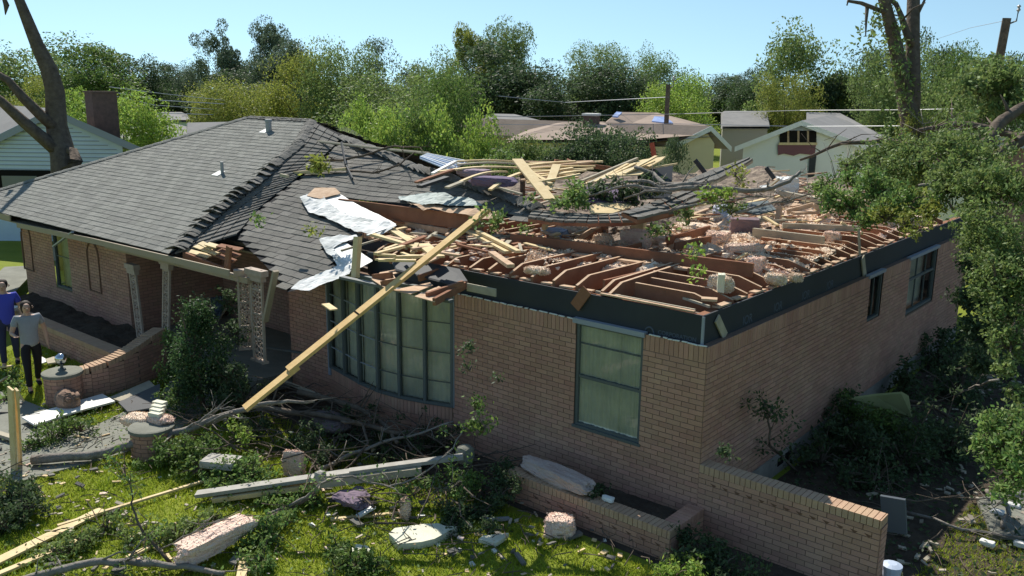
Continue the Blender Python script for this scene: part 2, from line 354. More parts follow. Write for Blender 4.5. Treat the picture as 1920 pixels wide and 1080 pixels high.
# eave remains over the bow window: lookouts and soffit panels
for a_, c_ in (((700,520),(735,516)),((716,533),(745,527)),((785,522),(835,505)),((800,555),(868,532))):
    hpart('lookout', px(*a_, 2.72), px(*c_, 2.80), .05, .09, woodr)
hpart('lookout', px(814,566,2.70), px(875,533,2.74), .05, .10, woodr)
for poly in ([(695,524),(738,517),(746,530),(720,540)], [(737,545),(806,531),(812,536),(770,553)], [(777,557),(822,538),(842,545),(815,567)], [(712,512),(740,507),(750,512),(706,523)]):
    b = MB(); b.prism([px(x, y, 2.70) for x, y in poly], (0,0,.012)); b.build('soffit_panel', woodtop, H)
hpart('eave_board', px(640,520,2.66), px(846,565,2.66), .09, .04, frame)
hpart('eave_board', px(876,538,2.73), px(930,549,2.73), .02, .11, woodg)
# ---- windows
def window(x0, x1, z0, z1, org, u, n, bars=(), meeting=None, sill=True, cur=True, fw=.045, mat_=None, nv=0):
    org, u, n = A(org), A(u), A(n); m = mat_ or frame; up = A((0,0,1))
    Fm = MB(); rec = -n*.05
    def bb(a0, a1, c0, c1, dpt=.035, off=0): 
        c = org+u*(a0+a1)/2+up*(c0+c1)/2+rec+n*off; Fm.obox(c, u*(a1-a0)/2, n*dpt, up*(c1-c0)/2)
    bb(x0, x0+fw, z0, z1); bb(x1-fw, x1, z0, z1); bb(x0+fw, x1-fw, z0, z0+fw); bb(x0+fw, x1-fw, z1-fw*1.6, z1)
    f = Fm.build('window', m, H)
    Bm = MB()
    for zz in bars: c = org+u*(x0+x1)/2+up*zz+rec; Bm.obox(c, u*((x1-x0)/2-fw-.002), n*.012, up*.008)
    for k in range(nv): xx = x0+(x1-x0)*(k+1)/(nv+1); Bm.obox(org+u*xx+up*(z0+z1)/2+rec, u*.01, n*.0125, up*((z1-z0)/2-fw*1.7))
    if meeting: c = org+u*(x0+x1)/2+up*meeting+rec; Bm.obox(c, u*((x1-x0)/2-fw-.002), n*.025, up*.02)
    if Bm.n: o = Bm.build('sash', m, H); o.parent = f; o.matrix_parent_inverse = Matrix.Identity(4); o.matrix_world = o.matrix_world
    G = MB(); c = org+u*(x0+x1)/2+up*(z0+z1)/2+rec-n*.005; uu = u*((x1-x0)/2-fw-.003); vv_ = up*((z1-z0)/2-fw*1.6); sg = 1 if np.dot(np.cross(u, up), n) > 0 else -1; G.quad(c-uu*sg-vv_, c+uu*sg-vv_, c+uu*sg+vv_, c-uu*sg+vv_); sub(G.build('pane', glass, H), f)
    if cur:
        C = MB(); nn = 60; pts = []
        for k in range(nn+1):
            xx = x0+.03+(x1-x0-.06)*k/nn; off = -.07+.009*math.sin(k*.9+math.sin(k*.31)*2)+.004*math.sin(k*2.3); pts.append((org+u*xx+n*off))
        for k in range(nn): C.quad(pts[k]+up*(z0+.02), pts[k+1]+up*(z0+.02), pts[k+1]+up*(z1-.03), pts[k]+up*(z1-.03))
        sub(C.build('curtain', curtain, H), f)
    if Bm.n: sub(o, f)
    return f
def sub(o, f):
    o.parent = f; o.matrix_parent_inverse = Matrix.Translation(-H.location) if False else Matrix.Identity(4); o.matrix_basis = Matrix.Identity(4)
    return o
w1 = window(-1.93, -.88, .95, 2.44, (0,0,0), (1,0,0), (0,-1,0), bars=(2.12,), meeting=1.66)
m_ = MB(); m_.box((-1.97,-.035,2.40), (-.86,.05,2.465)); m_.build('window_head', framel, H)
m_ = MB(); m_.box((-1.95,-.02,.93), (-.86,.06,.97)); m_.build('window_sill', frame, H)
w2 = window(y1, y2, zs1, 2.44, (0,0,0), (0,1,0), (1,0,0), cur=False, nv=1)
w3 = window(y3, y4, zs2, 2.44, (0,0,0), (0,1,0), (1,0,0), cur=False, meeting=(zs2+2.44)/2+.1, nv=2)
for a_, b_, c_ in ((y1, y2, zs1), (y3, y4, zs2)):
    m_ = MB(); m_.box((-.05, a_-.12, 2.405), (.03, b_+.04, 2.46)); m_.build('window_head', framel, H)
    m_ = MB(); m_.box((-.30,a_-.02,c_-.05), (-.26,b_+.02,2.44)); m_.build('window_backing', curtain if a_ == y3 else dark, H)  # dark sheet stands for the unlit room, its darkness in the colour
# bow window
bow = [(-7.15,.0),(-6.62,-.12),(-6.10,-.24),(-5.58,-.30),(-5.12,-.26),(-4.66,-.15),(-4.22,0)]
fbm, fkm = MB(), MB()
for i in range(6):
    p, q = A((*bow[i],0)), A((*bow[i+1],0)); u = q-p; L = np.linalg.norm(u); u = u/L; n = A((u[1], -u[0], 0))
    bricks(fbm, fkm, p, u, n, L, 0, .62, (), True)
    fr = MB(); up = A((0,0,1)); z0, z1 = .64, 2.50
    for a0 in (.0, L): fr.obox(p+u*a0+up*(z0+z1)/2, u*.022, n*.04, up*(z1-z0)/2) if a0 == 0 or i == 5 else None
    fr.obox(p+u*L/2+up*(z0+.02), u*(L/2-.023), n*.035, up*.02); fr.obox(p+u*L/2+up*(z1-.03), u*(L/2-.023), n*.035, up*.03)
    f = fr.build('window', frame, H)
    s_ = MB()
    for zz in (1.02, 1.49, 1.96): s_.obox(p+u*L/2+up*zz, u*(L/2-.024), n*.01, up*.007)
    sub(s_.build('muntin', frame if i > 2 else framel, H), f)
    G = MB(); c = p+u*L/2+up*(z0+z1)/2-n*.004; uu = u*(L/2-.025); vv_ = up*((z1-z0)/2-.05); G.quad(c-uu-vv_, c+uu-vv_, c+uu+vv_, c-uu+vv_); sub(G.build('pane', glass, H), f)
    C = MB(); nn = 26
    pt = [p+u*(L*k/nn)-n*(.08+.008*math.sin(k*1.1+i)) for k in range(nn+1)]
    for k in range(nn): C.quad(pt[k]+up*.66, pt[k+1]+up*.66, pt[k+1]+up*2.45, pt[k]+up*2.45)
    sub(C.build('curtain', curtain, H), f)
build2('bow_wall', fbm, brick, fkm, mortar, H)
m_ = MB(); m_.prism([(*p, .62) for p in bow]+[(-4.22,.12,.62),(-7.15,.12,.62)], (0,0,.018)); m_.build('window_sill', frame, H)
m_ = MB(); m_.box((bx0-.06,-.03,.5), (bx0,.05,2.42)); m_.build('downspout', framel, H)
m_ = MB(); m_.box((bx1-.01,-.02,.64), (bx1+.035,.05,2.5)); m_.build('window_trim', framel, H)
# ---- left wing
LY = -.65; lx0, lx1 = -18.15, -12.95
fb, fk = MB(), MB(); wx0, wx1 = at(97,445,Y=LY)[0], at(127,450,Y=LY)[0]
bricks(fb, fk, (lx0,LY,0), (1,0,0), (0,-1,0), lx1-lx0, 0, 2.42, [(wx0-lx0, wx1-lx0, .75, 2.25)])
bricks(fb, fk, (lx1,LY,0), (0,1,0), (1,0,0), 2.2, 0, 2.42)
bricks(fb, fk, (lx1,1.55,0), (1,0,0), (0,-1,0), 4.65, 0, 2.42)
bricks(fb, fk, (-8.3,1.55,0), (0,-1,0), (-1,0,0), 1.55, 0, 2.42)
build2('wall', fb, brick, fk, mortar, H)
window(wx0, wx1, .75, 2.25, (0,LY,0), (1,0,0), (0,-1,0), cur=False, bars=(1.5,)); m_ = MB(); m_.box((wx0-.02,LY+.2,.7), (wx1+.02,LY+.23,2.4)); m_.build('window_backing', teal, H)  # plane behind the pane paints the dark interior in colour
ar = MB()
for cx_ in (at(50,450,Y=LY)[0], at(177,500,Y=LY)[0]):
    pts = [(cx_-.26, LY-.016, .95)]+[(cx_-.26*math.cos(t), LY-.016, 1.75+.26*math.sin(t)*1.2) for t in np.linspace(0, math.pi, 11)]+[(cx_+.26, LY-.016, .95)]
    ar = MB(); ar.tube(pts+[pts[0]], .022, 5)
    ar.build('brick_arch', MATS.get('arch_brick') or mat('arch_brick', (.16,.10,.07), .95, col2=(.2,.12,.08), vscale=9), H)
m_ = MB(); m_.box((-20,3,0), (-18.1,11.8,2.4)); m_.build('side_wall', foundation, H)
pf = MB(); pf.box((-12.9,-.75,0), (-8.35,1.5,.30)); pf.build('porch_floor', concrete, H)
# fascia along the left wing, partly loose
fz = 2.40
hpart('fascia', (-20.0,-1.30,fz-.02), (-17.0,-1.30,fz-.02), .03, .12, cream)
hpart('fascia', (-16.6,-1.32,fz-.13), (-12.9,-1.33,fz-.05), .03, .11, cream)
hpart('fascia', (-12.9,-1.33,fz-.05), at(430,512,Y=-1.35), .03, .11, cream)
b = MB(); b.box((-20.0,-1.27,2.28), (-9.9,LY+.02,2.30)); b.build('soffit', cream, H)
hpart('bent_gutter', at(100,462,Y=-1.15), at(136,435,Y=-1.35), .05, .03, framel)
hpart('bent_gutter', at(100,462,Y=-1.15), at(103,488,Y=-1.1), .04, .03, framel)
hpart('beam', (-12.9,-1.05,2.22), (-7.9,-1.05,2.24), .10, .10, cream)
m_ = MB(); m_.box((-12.9,-1.2,2.31), (-10.05,1.5,2.34)); m_.box((-10.05,.15,2.31), (-8.3,1.5,2.34)); m_.build('porch_ceiling', cream, H)
# skip sheathing in the torn porch roof
for (a, c) in (((352,470),(394,481)),((367,461),(409,476)),((376,455),(398,466)),((388,457),(409,463)),((394,473),(440,490)),((404,466),(448,480)),((410,460),(452,468))):
    hpart('skip_board', at(*a, Y=-1.0), at(*c, Y=-1.0), .11, .02, woodn if a[0] < 393 else woodr, (0,-.3,1))
for (a, c) in (((345,478),(420,508)),((430,462),(425,512))):
    hpart('rafter', at(*a, Y=-1.1), at(*c, Y=-1.1), .05, .12, woodr)
# ---- lattice columns
def lattice(name, p0, p1, wdt, u, label_, dens=13):
    """cast-iron style open column panel between foot p0 and head p1, in direction u"""
    p0, p1, u = A(p0), A(p1), nrm(u); up = nrm(p1-p0); L = np.linalg.norm(p1-p0); n = np.cross(u, up)
    o = thing(name, label_, 'column', tuple(p0)) if label_ else None; mb = MB()
    for s_ in (-1, 1): mb.obox((p0+p1)/2+u*s_*(wdt/2-.018), u*.018, n*.02, up*L/2)
    k = 0; z = .03
    rr = random.Random(3)
    while z < L-.03:
        for j in range(3):
            c = p0+up*(z+rr.uniform(-.02,.02))+u*((j-1)*wdt*.27+rr.uniform(-.012,.012)); r = wdt*.13*rr.uniform(.8,1.25); ph = rr.uniform(0, 3)
            pts = [c+(u*math.cos(ph+t)*r*(1-.35*t/6)+up*math.sin(ph+t)*r*1.25*(1-.35*t/6)) for t in np.linspace(0, 5.6, 8)]
            mb.tube(pts, .011, 4)
        z += wdt*.26
    for zz in np.arange(0, L, .42): mb.obox(p0+up*zz, u*(wdt/2-.03), n*.012, up*.012)
    body = mb.build('lattice_panel', lace, o or H)
    cp = MB(); cp.obox(p1-up*.05, u*(wdt*.72), n*.07, up*.05); cp.obox(p1-up*.15, u*(wdt*.6), n*.05, up*.045); cp.obox(p0+up*.02, u*(wdt*.58), n*.05, up*.02); cp.build('column_head', lace, o or H)
    return o
lattice('porch_column', at(265,642,Y=-1.1), at(247,495,Y=-.98), .26, (1,0,0), 'leaning openwork cream column, left of the two at the porch front')
lattice('porch_column', at(311,628,Y=-1.08), at(313,486,Y=-1.0), .24, (1,0,0), 'upright openwork cream column standing on the curved brick wall end')
c3 = thing('porch_column', 'wide two-panel openwork corner column behind the dark shrub at the entrance', 'column', tuple(at(490,678,Y=-1.0)))
def latpart(p0, p1, w, u, T):
    b0 = len(bpy.data.objects); global H; hh = H; H = T; lattice('x', p0, p1, w, u, None); H = hh
latpart(at(487,678,Y=-1.0), at(480,505,Y=-1.0), .34, (1,0,0), c3)
latpart(at(462,655,Y=-1.0), at(456,505,Y=-1.0), .22, (.5,.86,0), c3)
bb_ = MB(); bb_.bar(at(497,603,Y=-1.1), at(517,508,Y=-1.1), .05, .1, (0,1,0)); tag(bb_.build('loose_trim_board', cream), 'beige trim board leaning against the wide corner column', 'board')
# ---- roof surfaces
def tabs(mb, poly, zf, slope_dir=(0,1), course=.135, tw=.29, lift=.011, jit=.003, drop=0.0, rnd=None):
    """shingle tabs over an XY polygon on height field zf; rows climb along slope_dir"""
    rr = rnd or random; sd = nrm([slope_dir[0], slope_dir[1], 0]); al = A((sd[1], -sd[0], 0))
    P = [(p[0]*al[0]+p[1]*al[1], p[0]*sd[0]+p[1]*sd[1]) for p in poly]
    a0, a1 = min(p[0] for p in P), max(p[0] for p in P); b0, b1 = min(p[1] for p in P), max(p[1] for p in P)
    k = 0; b = b0
    while b < b1:
        a = a0-(tw/2 if k % 2 else 0)+rr.uniform(-.03,.03)
        while a < a1:
            if inpoly(a+tw/2, b+course/2, P) and rr.random() >= drop:
                q = []
                dz = rr.uniform(-jit, jit)
                for (aa, bb, h) in ((a+.004, b+rr.uniform(-.004,.004), lift+dz), (a+tw-.004, b+rr.uniform(-.004,.004), lift+dz), (a+tw-.004, b+course+.02, .001), (a+.004, b+course+.02, .001)):
                    p = al*aa+sd*bb; q.append(A((p[0], p[1], zf(p[0], p[1])+h)))
                dn = A((0,0,-lift*.9)); mb.add(q+[q[0]+dn, q[1]+dn], [(0,1,2,3),(4,5,1,0)])
            a += tw
        b += course; k += 1
def sheet(mb, poly, zf, res=.3, off=0.0, under=0, noise=0, seed=0):
    xs = [p[0] for p in poly]; ys = [p[1] for p in poly]; x0, x1, y0, y1_ = min(xs), max(xs), min(ys), max(ys)
    nx, ny = int((x1-x0)/res)+1, int((y1_-y0)/res)+1; idx = {}; V = []; Fc = []; r = np.random.default_rng(seed)
    h = r.normal(0, 1, (nx+2, ny+2))*noise
    if noise:
        cg = 4; gx, gy = nx//cg+3, ny//cg+3; g0 = r.normal(0, 1, (gx, gy))*noise*1.6; ii, jj = np.meshgrid(np.arange(nx+2)/cg, np.arange(ny+2)/cg, indexing='ij'); i0, j0 = ii.astype(int), jj.astype(int); fi, fj = ii-i0, jj-j0
        h = h*.35+g0[i0,j0]*(1-fi)*(1-fj)+g0[i0+1,j0]*fi*(1-fj)+g0[i0,j0+1]*(1-fi)*fj+g0[i0+1,j0+1]*fi*fj
    def vid(i, j):
        if (i, j) not in idx:
            x, y = x0+i*res, y0+j*res; idx[(i, j)] = len(V); V.append((x, y, zf(x, y)+off+float(h[i, j])))
        return idx[(i, j)]
    for i in range(nx):
        for j in range(ny):
            if inpoly(x0+(i+.5)*res, y0+(j+.5)*res, poly): Fc.append((vid(i, j), vid(i+1, j), vid(i+1, j+1), vid(i, j+1)))
    if V:
        cnt = {}
        for f in Fc:
            for q in f: cnt[q] = cnt.get(q, 0)+1
        pp = [A(p[:2]) for p in poly]
        for q, c in cnt.items():
            if c >= 4: continue
            P = A(V[q][:2]); best = None
            for k in range(len(pp)):
                a, b_ = pp[k], pp[(k+1)%len(pp)]; ab = b_-a; t_ = min(1, max(0, np.dot(P-a, ab)/(np.dot(ab, ab)+1e-9))); Q_ = a+ab*t_; dd = np.linalg.norm(P-Q_)
                if best is None or dd < best[0]: best = (dd, Q_)
            if best[0] < res*1.6: V[q] = (best[1][0], best[1][1], V[q][2]+(zf(*best[1])-zf(*P)))
        mb.add(V, Fc)
roof = bpy.data.objects.new('roof', None)
zA = lambda x, y: 2.45+.41*(y+1.3)
def onroof(x, y, s0=.41, Y0=-1.3, z0=2.45):
    v = ray(x, y); t = (z0+s0*(CP[1]-Y0)-CP[2])/(v[2]-s0*v[1]); return CP+v*t
hip = [onroof(*p) for p in ((327,476),(362,437),(400,400),(440,370),(480,340),(520,302),(560,268),(585,227))]
pa = [(-20.15,-1.3), (-19.43,-.58), (-17.14,1.91), (-15.24,3.97), (-12.67,3.98)]+[tuple(p[:2]) for p in hip[::-1]]
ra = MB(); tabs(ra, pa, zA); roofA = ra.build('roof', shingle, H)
sh = MB()
sh.add([(*p, zA(*p)-.012) for p in pa], [tuple(range(len(pa)))])
sh.add([(-20.15,-1.3,2.43),(-15.24,3.97,4.58),(-15.24,8.5,2.7),(-20.15,8.5,2.43)], [(0,1,2,3)])
sub(sh.build('roof_deck', felt, H), roofA)
rb = MB(); ro = MB()
# back slopes
zB = lambda x, y: 4.615-.41*(y-3.98)
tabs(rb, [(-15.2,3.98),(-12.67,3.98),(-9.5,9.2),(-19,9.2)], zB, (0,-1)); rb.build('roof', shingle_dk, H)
# facet facing right between broken hip and valley (ruled courses)
valley = [onroof(*p, Y0=-.6) for p in ((445,440),(480,397),(512,369),(550,340),(575,320),(600,300),(622,279),(642,257))]
def lerpl(P, t):
    t = t*(len(P)-1); i = min(int(t), len(P)-2); return P[i]+(P[i+1]-P[i])*(t-i)
rc = MB(); dk = MB(); NR = 30
for k in range(NR):
    a, c = lerpl(hip, k/NR), lerpl(hip, (k+1)/NR); b_, d_ = lerpl(valley, k/NR), lerpl(valley, (k+1)/NR)
    n_ = 4
    for j in range(n_):
        l0, l1 = j/n_+.01, (j+1)/n_-.01; up = A((0,0,1))
        q = [a+(b_-a)*l0+up*(.02+random.uniform(-.004,.012)), a+(b_-a)*l1+up*(.02+random.uniform(-.004,.008)), c+(d_-c)*l1+up*.002, c+(d_-c)*l0+up*.002]
        rc.add(q+[q[0]-up*.03, q[1]-up*.03], [(0,1,2,3),(4,5,1,0)])
    dk.quad(a-up*.01, b_-up*.01, d_-up*.01, c-up*.01)
rcf = rc.build('roof', shingle_dk, H); sub(dk.build('roof_deck', felt, H), rcf)
# middle slope
sag = lambda x, y: 2.45+.41*(y+.6)+.03*math.sin(x*1.7)*math.sin(y*1.3)-.03
mp = lambda x, y: tuple(onroof(x, y, Y0=-.6)[:2])
upper = [mp(*p) for p in ((445,440),(480,397),(550,340),(600,300),(642,257),(715,287),(802,322),(880,347),(955,372),(1030,398),(1000,412),(950,400),(900,395),(850,392),(800,388),(750,377),(690,368),(620,358),(585,368),(600,395),(660,432),(680,445),(640,452),(612,462),(625,490),(650,505),(600,525),(560,535),(540,540))]
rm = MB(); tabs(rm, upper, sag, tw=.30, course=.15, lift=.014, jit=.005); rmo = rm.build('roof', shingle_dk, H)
dk = MB(); sheet(dk, upper, sag, .12, -.015); sub(dk.build('roof_deck', felt, H), rmo)
# torn underlayment and bright deck
whp = [mp(*p) for p in ((562,375),(600,358),(645,362),(700,380),(742,425),(725,448),(690,445),(650,440),(600,408))]
for nm, pl, mt, of, sd_ in (('deck_panel', [(590,372),(640,366),(745,428),(690,442),(640,418)], white, .012, 1), ('underlayment', [(562,377),(600,362),(612,380),(655,408),(730,425),(745,432),(715,448),(670,443),(610,410),(578,400)], paper, .035, 2),
                        ('deck_panel', [(612,465),(650,460),(700,492),(664,512),(635,505)], white, .012, 3), ('underlayment', [(598,455),(612,450),(668,447),(672,452),(625,470),(640,490),(660,505),(655,520),(580,548),(545,545),(560,530),(625,508),(640,498),(612,478)], paper, .035, 4),
                        ('underlayment', [(590,360),(628,358),(640,368),(600,378),(575,375)], woodtop, .05, 5)):
    b = MB(); sheet(b, [mp(*p) for p in pl], sag, .045, of+.05, noise=.009 if mt is paper else .002, seed=sd_); b.build(nm, mt, H, smooth=False)
# teal torn felt on the middle slope
b = MB(); sheet(b, [mp(*p) for p in ((745,372),(780,372),(830,367),(880,376),(905,388),(860,392),(800,392),(752,382))], sag, .05, .075, noise=.012, seed=8); b.build('felt_strip', teal, H)
# white deck edge line under it
b = MB(); sheet(b, [mp(*p) for p in ((760,383),(850,391),(905,393),(945,400),(935,412),(850,402),(790,396))], sag, .05, .05, noise=.01, seed=9); b.build('deck_panel', woodtop, H)
# back part behind the middle ridge
R0 = [onroof(*p, Y0=-.6) for p in ((642,257),(715,287),(802,322))]
E0 = [at(600,231,z=4.45), at(625,233,z=4.4), at(655,240,z=4.25), at(690,262,z=3.95), at(722,283,z=3.6), at(742,296,z=3.4)]
rp = MB(); Q0 = [onroof(585,227), onroof(610,243,Y0=-.6), R0[0], (R0[0]+R0[1])/2, R0[1], R0[1]*.8+R0[2]*.2]
for k in range(20):
    for j in range(14):
        t0, t1, s0_, s1_ = k/20, (k+1)/20, j/14, (j+1)/14; up = A((0,0,1))
        g_ = lambda t, s_: lerpl(Q0, s_)*(1-t)+lerpl(E0, s_)*t
        q = [g_(t1, s0_)+up*.002, g_(t1, s1_-.008)+up*.002, g_(t0, s1_-.008)+up*.012, g_(t0, s0_)+up*.012]; rp.add(q, [(0,1,2,3)])
rp.build('roof', shingle_dk, H)
# hip and ridge caps
def caps(line, n, w, liftf, m, nm='ridge_cap', jag=.5, rs=1, one=True):
    rr = random.Random(rs); mb = MB()
    for k in range(n):
        t = k/n; p = lerpl(line, t); q = lerpl(line, min(1, (k+1.25)/n)); d = nrm(q-p); side = nrm(np.cross(d, (0,0,1))); up = np.cross(side, d)
        lf = liftf(t)*rr.uniform(.3,1.1); V = []; L = np.linalg.norm(q-p)
        for (a, lz) in ((0, lf), (.35, lf*.45+.02), (1, .012)):
            for sx in (-1, -.5, 0, .5, 1):
                V.append(p+d*L*a+side*sx*w/2*(1+.15*rr.uniform(-1,1))+A((0,0,1))*(lz+.03-abs(sx)**1.5*(.055)+rr.uniform(-jag,jag)*.008))
        Fc = [(r*5+c, r*5+c+1, (r+1)*5+c+1, (r+1)*5+c) for r in range(2) for c in range(4)]
        nV = len(V); V2 = [v-A((0,0,.012)) for v in V]; Fc += [tuple(i+nV for i in f[::-1]) for f in Fc]+[(c, nV+c, nV+c+1, c+1) for c in range(4)]
        mb.add(V+V2, Fc)
    return mb.build(nm, m, H)
caps(hip[:7], 26, .34, lambda t: .11 if t < .8 else .04, shingle_dk, jag=1, rs=2)
caps(hip[5:], 15, .26, lambda t: .03, shingle_dk, rs=3)
caps([A((-15.24,3.97,4.61)), A((-12.67,3.98,4.61))], 14, .22, lambda t: .0, shingle_dk, rs=4, jag=.2)
caps([A((-20.15,-1.3,2.46)), A((-15.24,3.97,4.61))], 32, .2, lambda t: .0, shingle, rs=5, jag=.1)
ridge = [onroof(*p, Y0=-.6) for p in ((642,257),(715,287),(802,322),(880,347),(955,372),(1010,392))]
caps([onroof(585,227), onroof(612,243,Y0=-.6), ridge[0]], 9, .2, lambda t: .0, felt, rs=6, jag=.1)
caps(ridge, 44, .3, lambda t: .05+.05*t, shingle_dk, rs=7)
# loose shingle mat sagging into the torn slab at the right
def slabpatch(P, Q, n, m_rows, label, nm='torn_roof_slab', und=woodr, thick=.06, m=shingle_dk):
    """shingled slab between edge lines P (upper) and Q (lower)"""
    t_ = thing(nm, label, 'roof slab', tuple(P[0])); mb = MB(); up = A((0,0,1)); base = MB()
    for k in range(m_rows):
        for j in range(n):
            s0_, s1_ = k/m_rows, (k+1)/m_rows; t0, t1 = j/n, (j+1)/n-.006
            g_ = lambda t, s_: lerpl(P, t)*(1-s_)+lerpl(Q, t)*s_
            q = [g_(t0, s1_)+up*(.03+random.uniform(-.008,.01)), g_(t1, s1_)+up*(.03+random.uniform(-.008,.01)), g_(t1, s0_)+up*.005, g_(t0, s0_)+up*.005]
            mb.add(q+[q[0]-up*.04, q[1]-up*.04], [(0,1,2,3),(4,5,1,0)])
    for j in range(n):
        t0, t1 = j/n, (j+1)/n; a, b_, c, d_ = lerpl(P, t0), lerpl(P, t1), lerpl(Q, t1), lerpl(Q, t0)
        base.prism([d_-up*thick, c-up*thick, b_-up*thick, a-up*thick], up*(thick-.004))
    mb.build('shingle_courses', m, t_); base.build('deck', und, t_)
    return t_
slabpatch([at(1000,392,d=14.6), at(1075,400,d=14.2), at(1110,402,d=14.1), at(1170,398,d=14.2), at(1235,375,d=14.6), at(1290,353,d=15)],
          [at(990,410,d=14.0), at(1040,416,d=13.8), at(1110,418,d=13.6), at(1180,417,d=13.7), at(1262,400,d=14.1), at(1343,362,d=14.5)], 16, 3, 'long sagging slab of grey shingles bridging the open attic beside the small plywood sheet', 'torn_roof_slab')
slabpatch([at(1288,338,d=17), at(1335,318,d=17.4), at(1402,296,d=18)], [at(1305,350,d=16.6), at(1350,336,d=17), at(1412,300,d=17.6)], 8, 2, 'raised slab of roof decking tipped up toward the white gable house', 'torn_roof_slab', woodg)
slabpatch([at(1165,398,d=13.3), at(1215,386,d=13.6)], [at(1195,412,d=13.0), at(1254,398,d=13.4)], 4, 2, 'short torn shingle piece hanging below the long sagging slab', 'torn_roof_slab')
# vents on the left slope
for (x, y, h, rr_) in ((417,326,.26,.035),(504,246,.24,.07)):
    p = onroof(x, y); b = MB(); b.lathe(p, [(rr_,-.05),(rr_,h)], 12)
    if rr_ > .05: b.lathe(p+A((0,0,h-.02)), [(rr_*1.2,0),(rr_*1.2,.06)], 12)
    o = b.build('vent_pipe', metal, H); b = MB(); b.obox(p+A((-.12,-.02,.0)), (.12,0,0), (0,.1,.04), (0,-.004,.01)); sub(b.build('vent_flashing', white, H), o)
# ================================================================ GARDEN WALLS
brickwall('garden_wall', [(.0,-.008,0),(2.19,-.008,0)], 0, .945, .2, 'brick garden wall running out from the near house corner toward the lower right')
brickwall('planter_wall', [(-2.45,-.82,0),(.10,-.82,0)], 0, .40, .2, 'long low brick planter edge under the tall front window')
m_ = MB(); mk = MB(); bricks(m_, mk, (.10,-.62,0), (0,1,0), (1,0,0), .6, 0, .3); mk.box((-.1,-.6,0), (.095,-.03,.3)); rowlock(m_, (.108,-.61,0), (0,1,0), (-.216,0,0), .58, .4)
pe = build2('planter_wall', m_, brick, mk, mortar); tag(pe, 'short brick end of the planter joining the low edge to the house wall', 'garden wall')
so = MB(); sheet(so, [(-2.4,-.62),(-.11,-.62),(-.11,-.02),(-2.4,-.02)], lambda x, y: .24, .08, noise=.015, seed=4); kind(so.build('planter_soil', soil), 'structure')
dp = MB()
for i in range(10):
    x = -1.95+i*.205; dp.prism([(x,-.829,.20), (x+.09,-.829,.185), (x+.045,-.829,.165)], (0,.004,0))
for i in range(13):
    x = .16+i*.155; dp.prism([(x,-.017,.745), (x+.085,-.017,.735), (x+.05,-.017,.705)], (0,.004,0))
# notch shadows of the decorative courses, painted as dark triangles on their walls
o = dp.build('notch_shadow', mat('notch_shade', (.17,.095,.065), 1, 0), bpy.data.objects['garden_wall'])
# long planter along the left wing, curved wing wall, two round piers
brickwall('planter_wall', [(-17.9,-1.95,0),(-10.75,-1.95,0)], 0, .5, .28, 'long low planter wall running beside the left wing behind the two people')
so = MB(); sheet(so, [(-17.9,-1.67),(-10.7,-1.67),(-10.7,-.66),(-17.9,-.66)], lambda x, y: .36, .15, noise=.04, seed=5); kind(so.build('planter_soil', soil), 'structure')
wg = thing('wing_wall', 'curved brick wing wall sweeping up from the round pier to the porch', 'garden wall', (-10.4,-2.9,0))
cv = [(-10.45,-3.0,.55),(-10.35,-2.72,.60),(-10.33,-2.42,.64),(-10.36,-2.12,.70),(-10.44,-1.80,.77),(-10.58,-1.46,.85),(-10.75,-1.10,.90)]
fb, fk, cp = MB(), MB(), MB()
for i in range(len(cv)-1):
    p, q = A((*cv[i][:2],0)), A((*cv[i+1][:2],0)); u = q-p; L = np.linalg.norm(u); u = u/L; n = A((u[1], -u[0], 0)); zt = (cv[i][2]+cv[i+1][2])/2-.1
    bricks(fb, fk, p, u, n, L, 0, zt); bricks(fb, fk, q-n*.24, -u, -n, L, 0, zt)
    aa = 0
    while aa < L-.03:
        z = cv[i][2]+(cv[i+1][2]-cv[i][2])*aa/L; c = p+u*(aa+CR/2)-n*.12; c[2] = z-.05; cp.obox(c, u*(CR/2-.004), n*.128, (0,0,.05)); aa += CR
build2('wall_body', fb, brick, fk, mortar, wg); cp.build('brick_cap', capb, wg)
def pier(c, r, h, label, lamp=False):
    t = thing('brick_pier', label, 'brick pier', (c[0], c[1], 0)); b = MB(); k = MB(); k.lathe((c[0],c[1],0), [(r,0),(r,h-.06)], 24)
    z = 0; row = 0
    while z < h-.08:
        n = int(2*math.pi*r/.2)
        for j in range(n):
            a0 = 2*math.pi*(j+(row % 2)/2)/n; a1 = a0+2*math.pi/n-.03; zz0, zz1 = z+.005, z+CR-.004
            P = [(c[0]+(r+.008)*math.cos(a), c[1]+(r+.008)*math.sin(a)) for a in (a0, (a0+a1)/2, a1)]
            b.add([(*P[0],zz0),(*P[1],zz0),(*P[2],zz0),(*P[0],zz1),(*P[1],zz1),(*P[2],zz1)], [(0,1,4,3),(1,2,5,4)])
        z += CR; row += 1
    build2('pier_body', b, brick, k, mortar, t); cp = MB(); cp.lathe((c[0],c[1],h-.06), [(r+.03,0),(r+.03,.05),(r,.06)], 24); cp.build('cap', concrete, t)
pier((-10.55,-3.12), .30, .58, 'round brick pier with a pale flat cap and a chrome lamp on it')
pier((-7.35,-3.22), .30, .46, 'round brick pier half covered by loose insulation beside the dark shrub')
lp = thing('garden_lamp', 'small chrome globe lamp standing on the round pier cap', 'lamp', (-10.6,-3.1,.58))
b = MB(); b.lathe((-10.6,-3.1,.58), [(.07,0),(.06,.03),(.025,.05),(.025,.10),(.06,.12)], 14); b.build('lamp_base', frame, lp)
b = MB(); b.lathe((-10.6,-3.1,.69), [(.03,0),(.085,.05),(.10,.10),(.085,.15),(.03,.19)], 14); b.build('globe', mat('chrome', (.6,.62,.65), .12, .5, metal=1), lp, smooth=True)
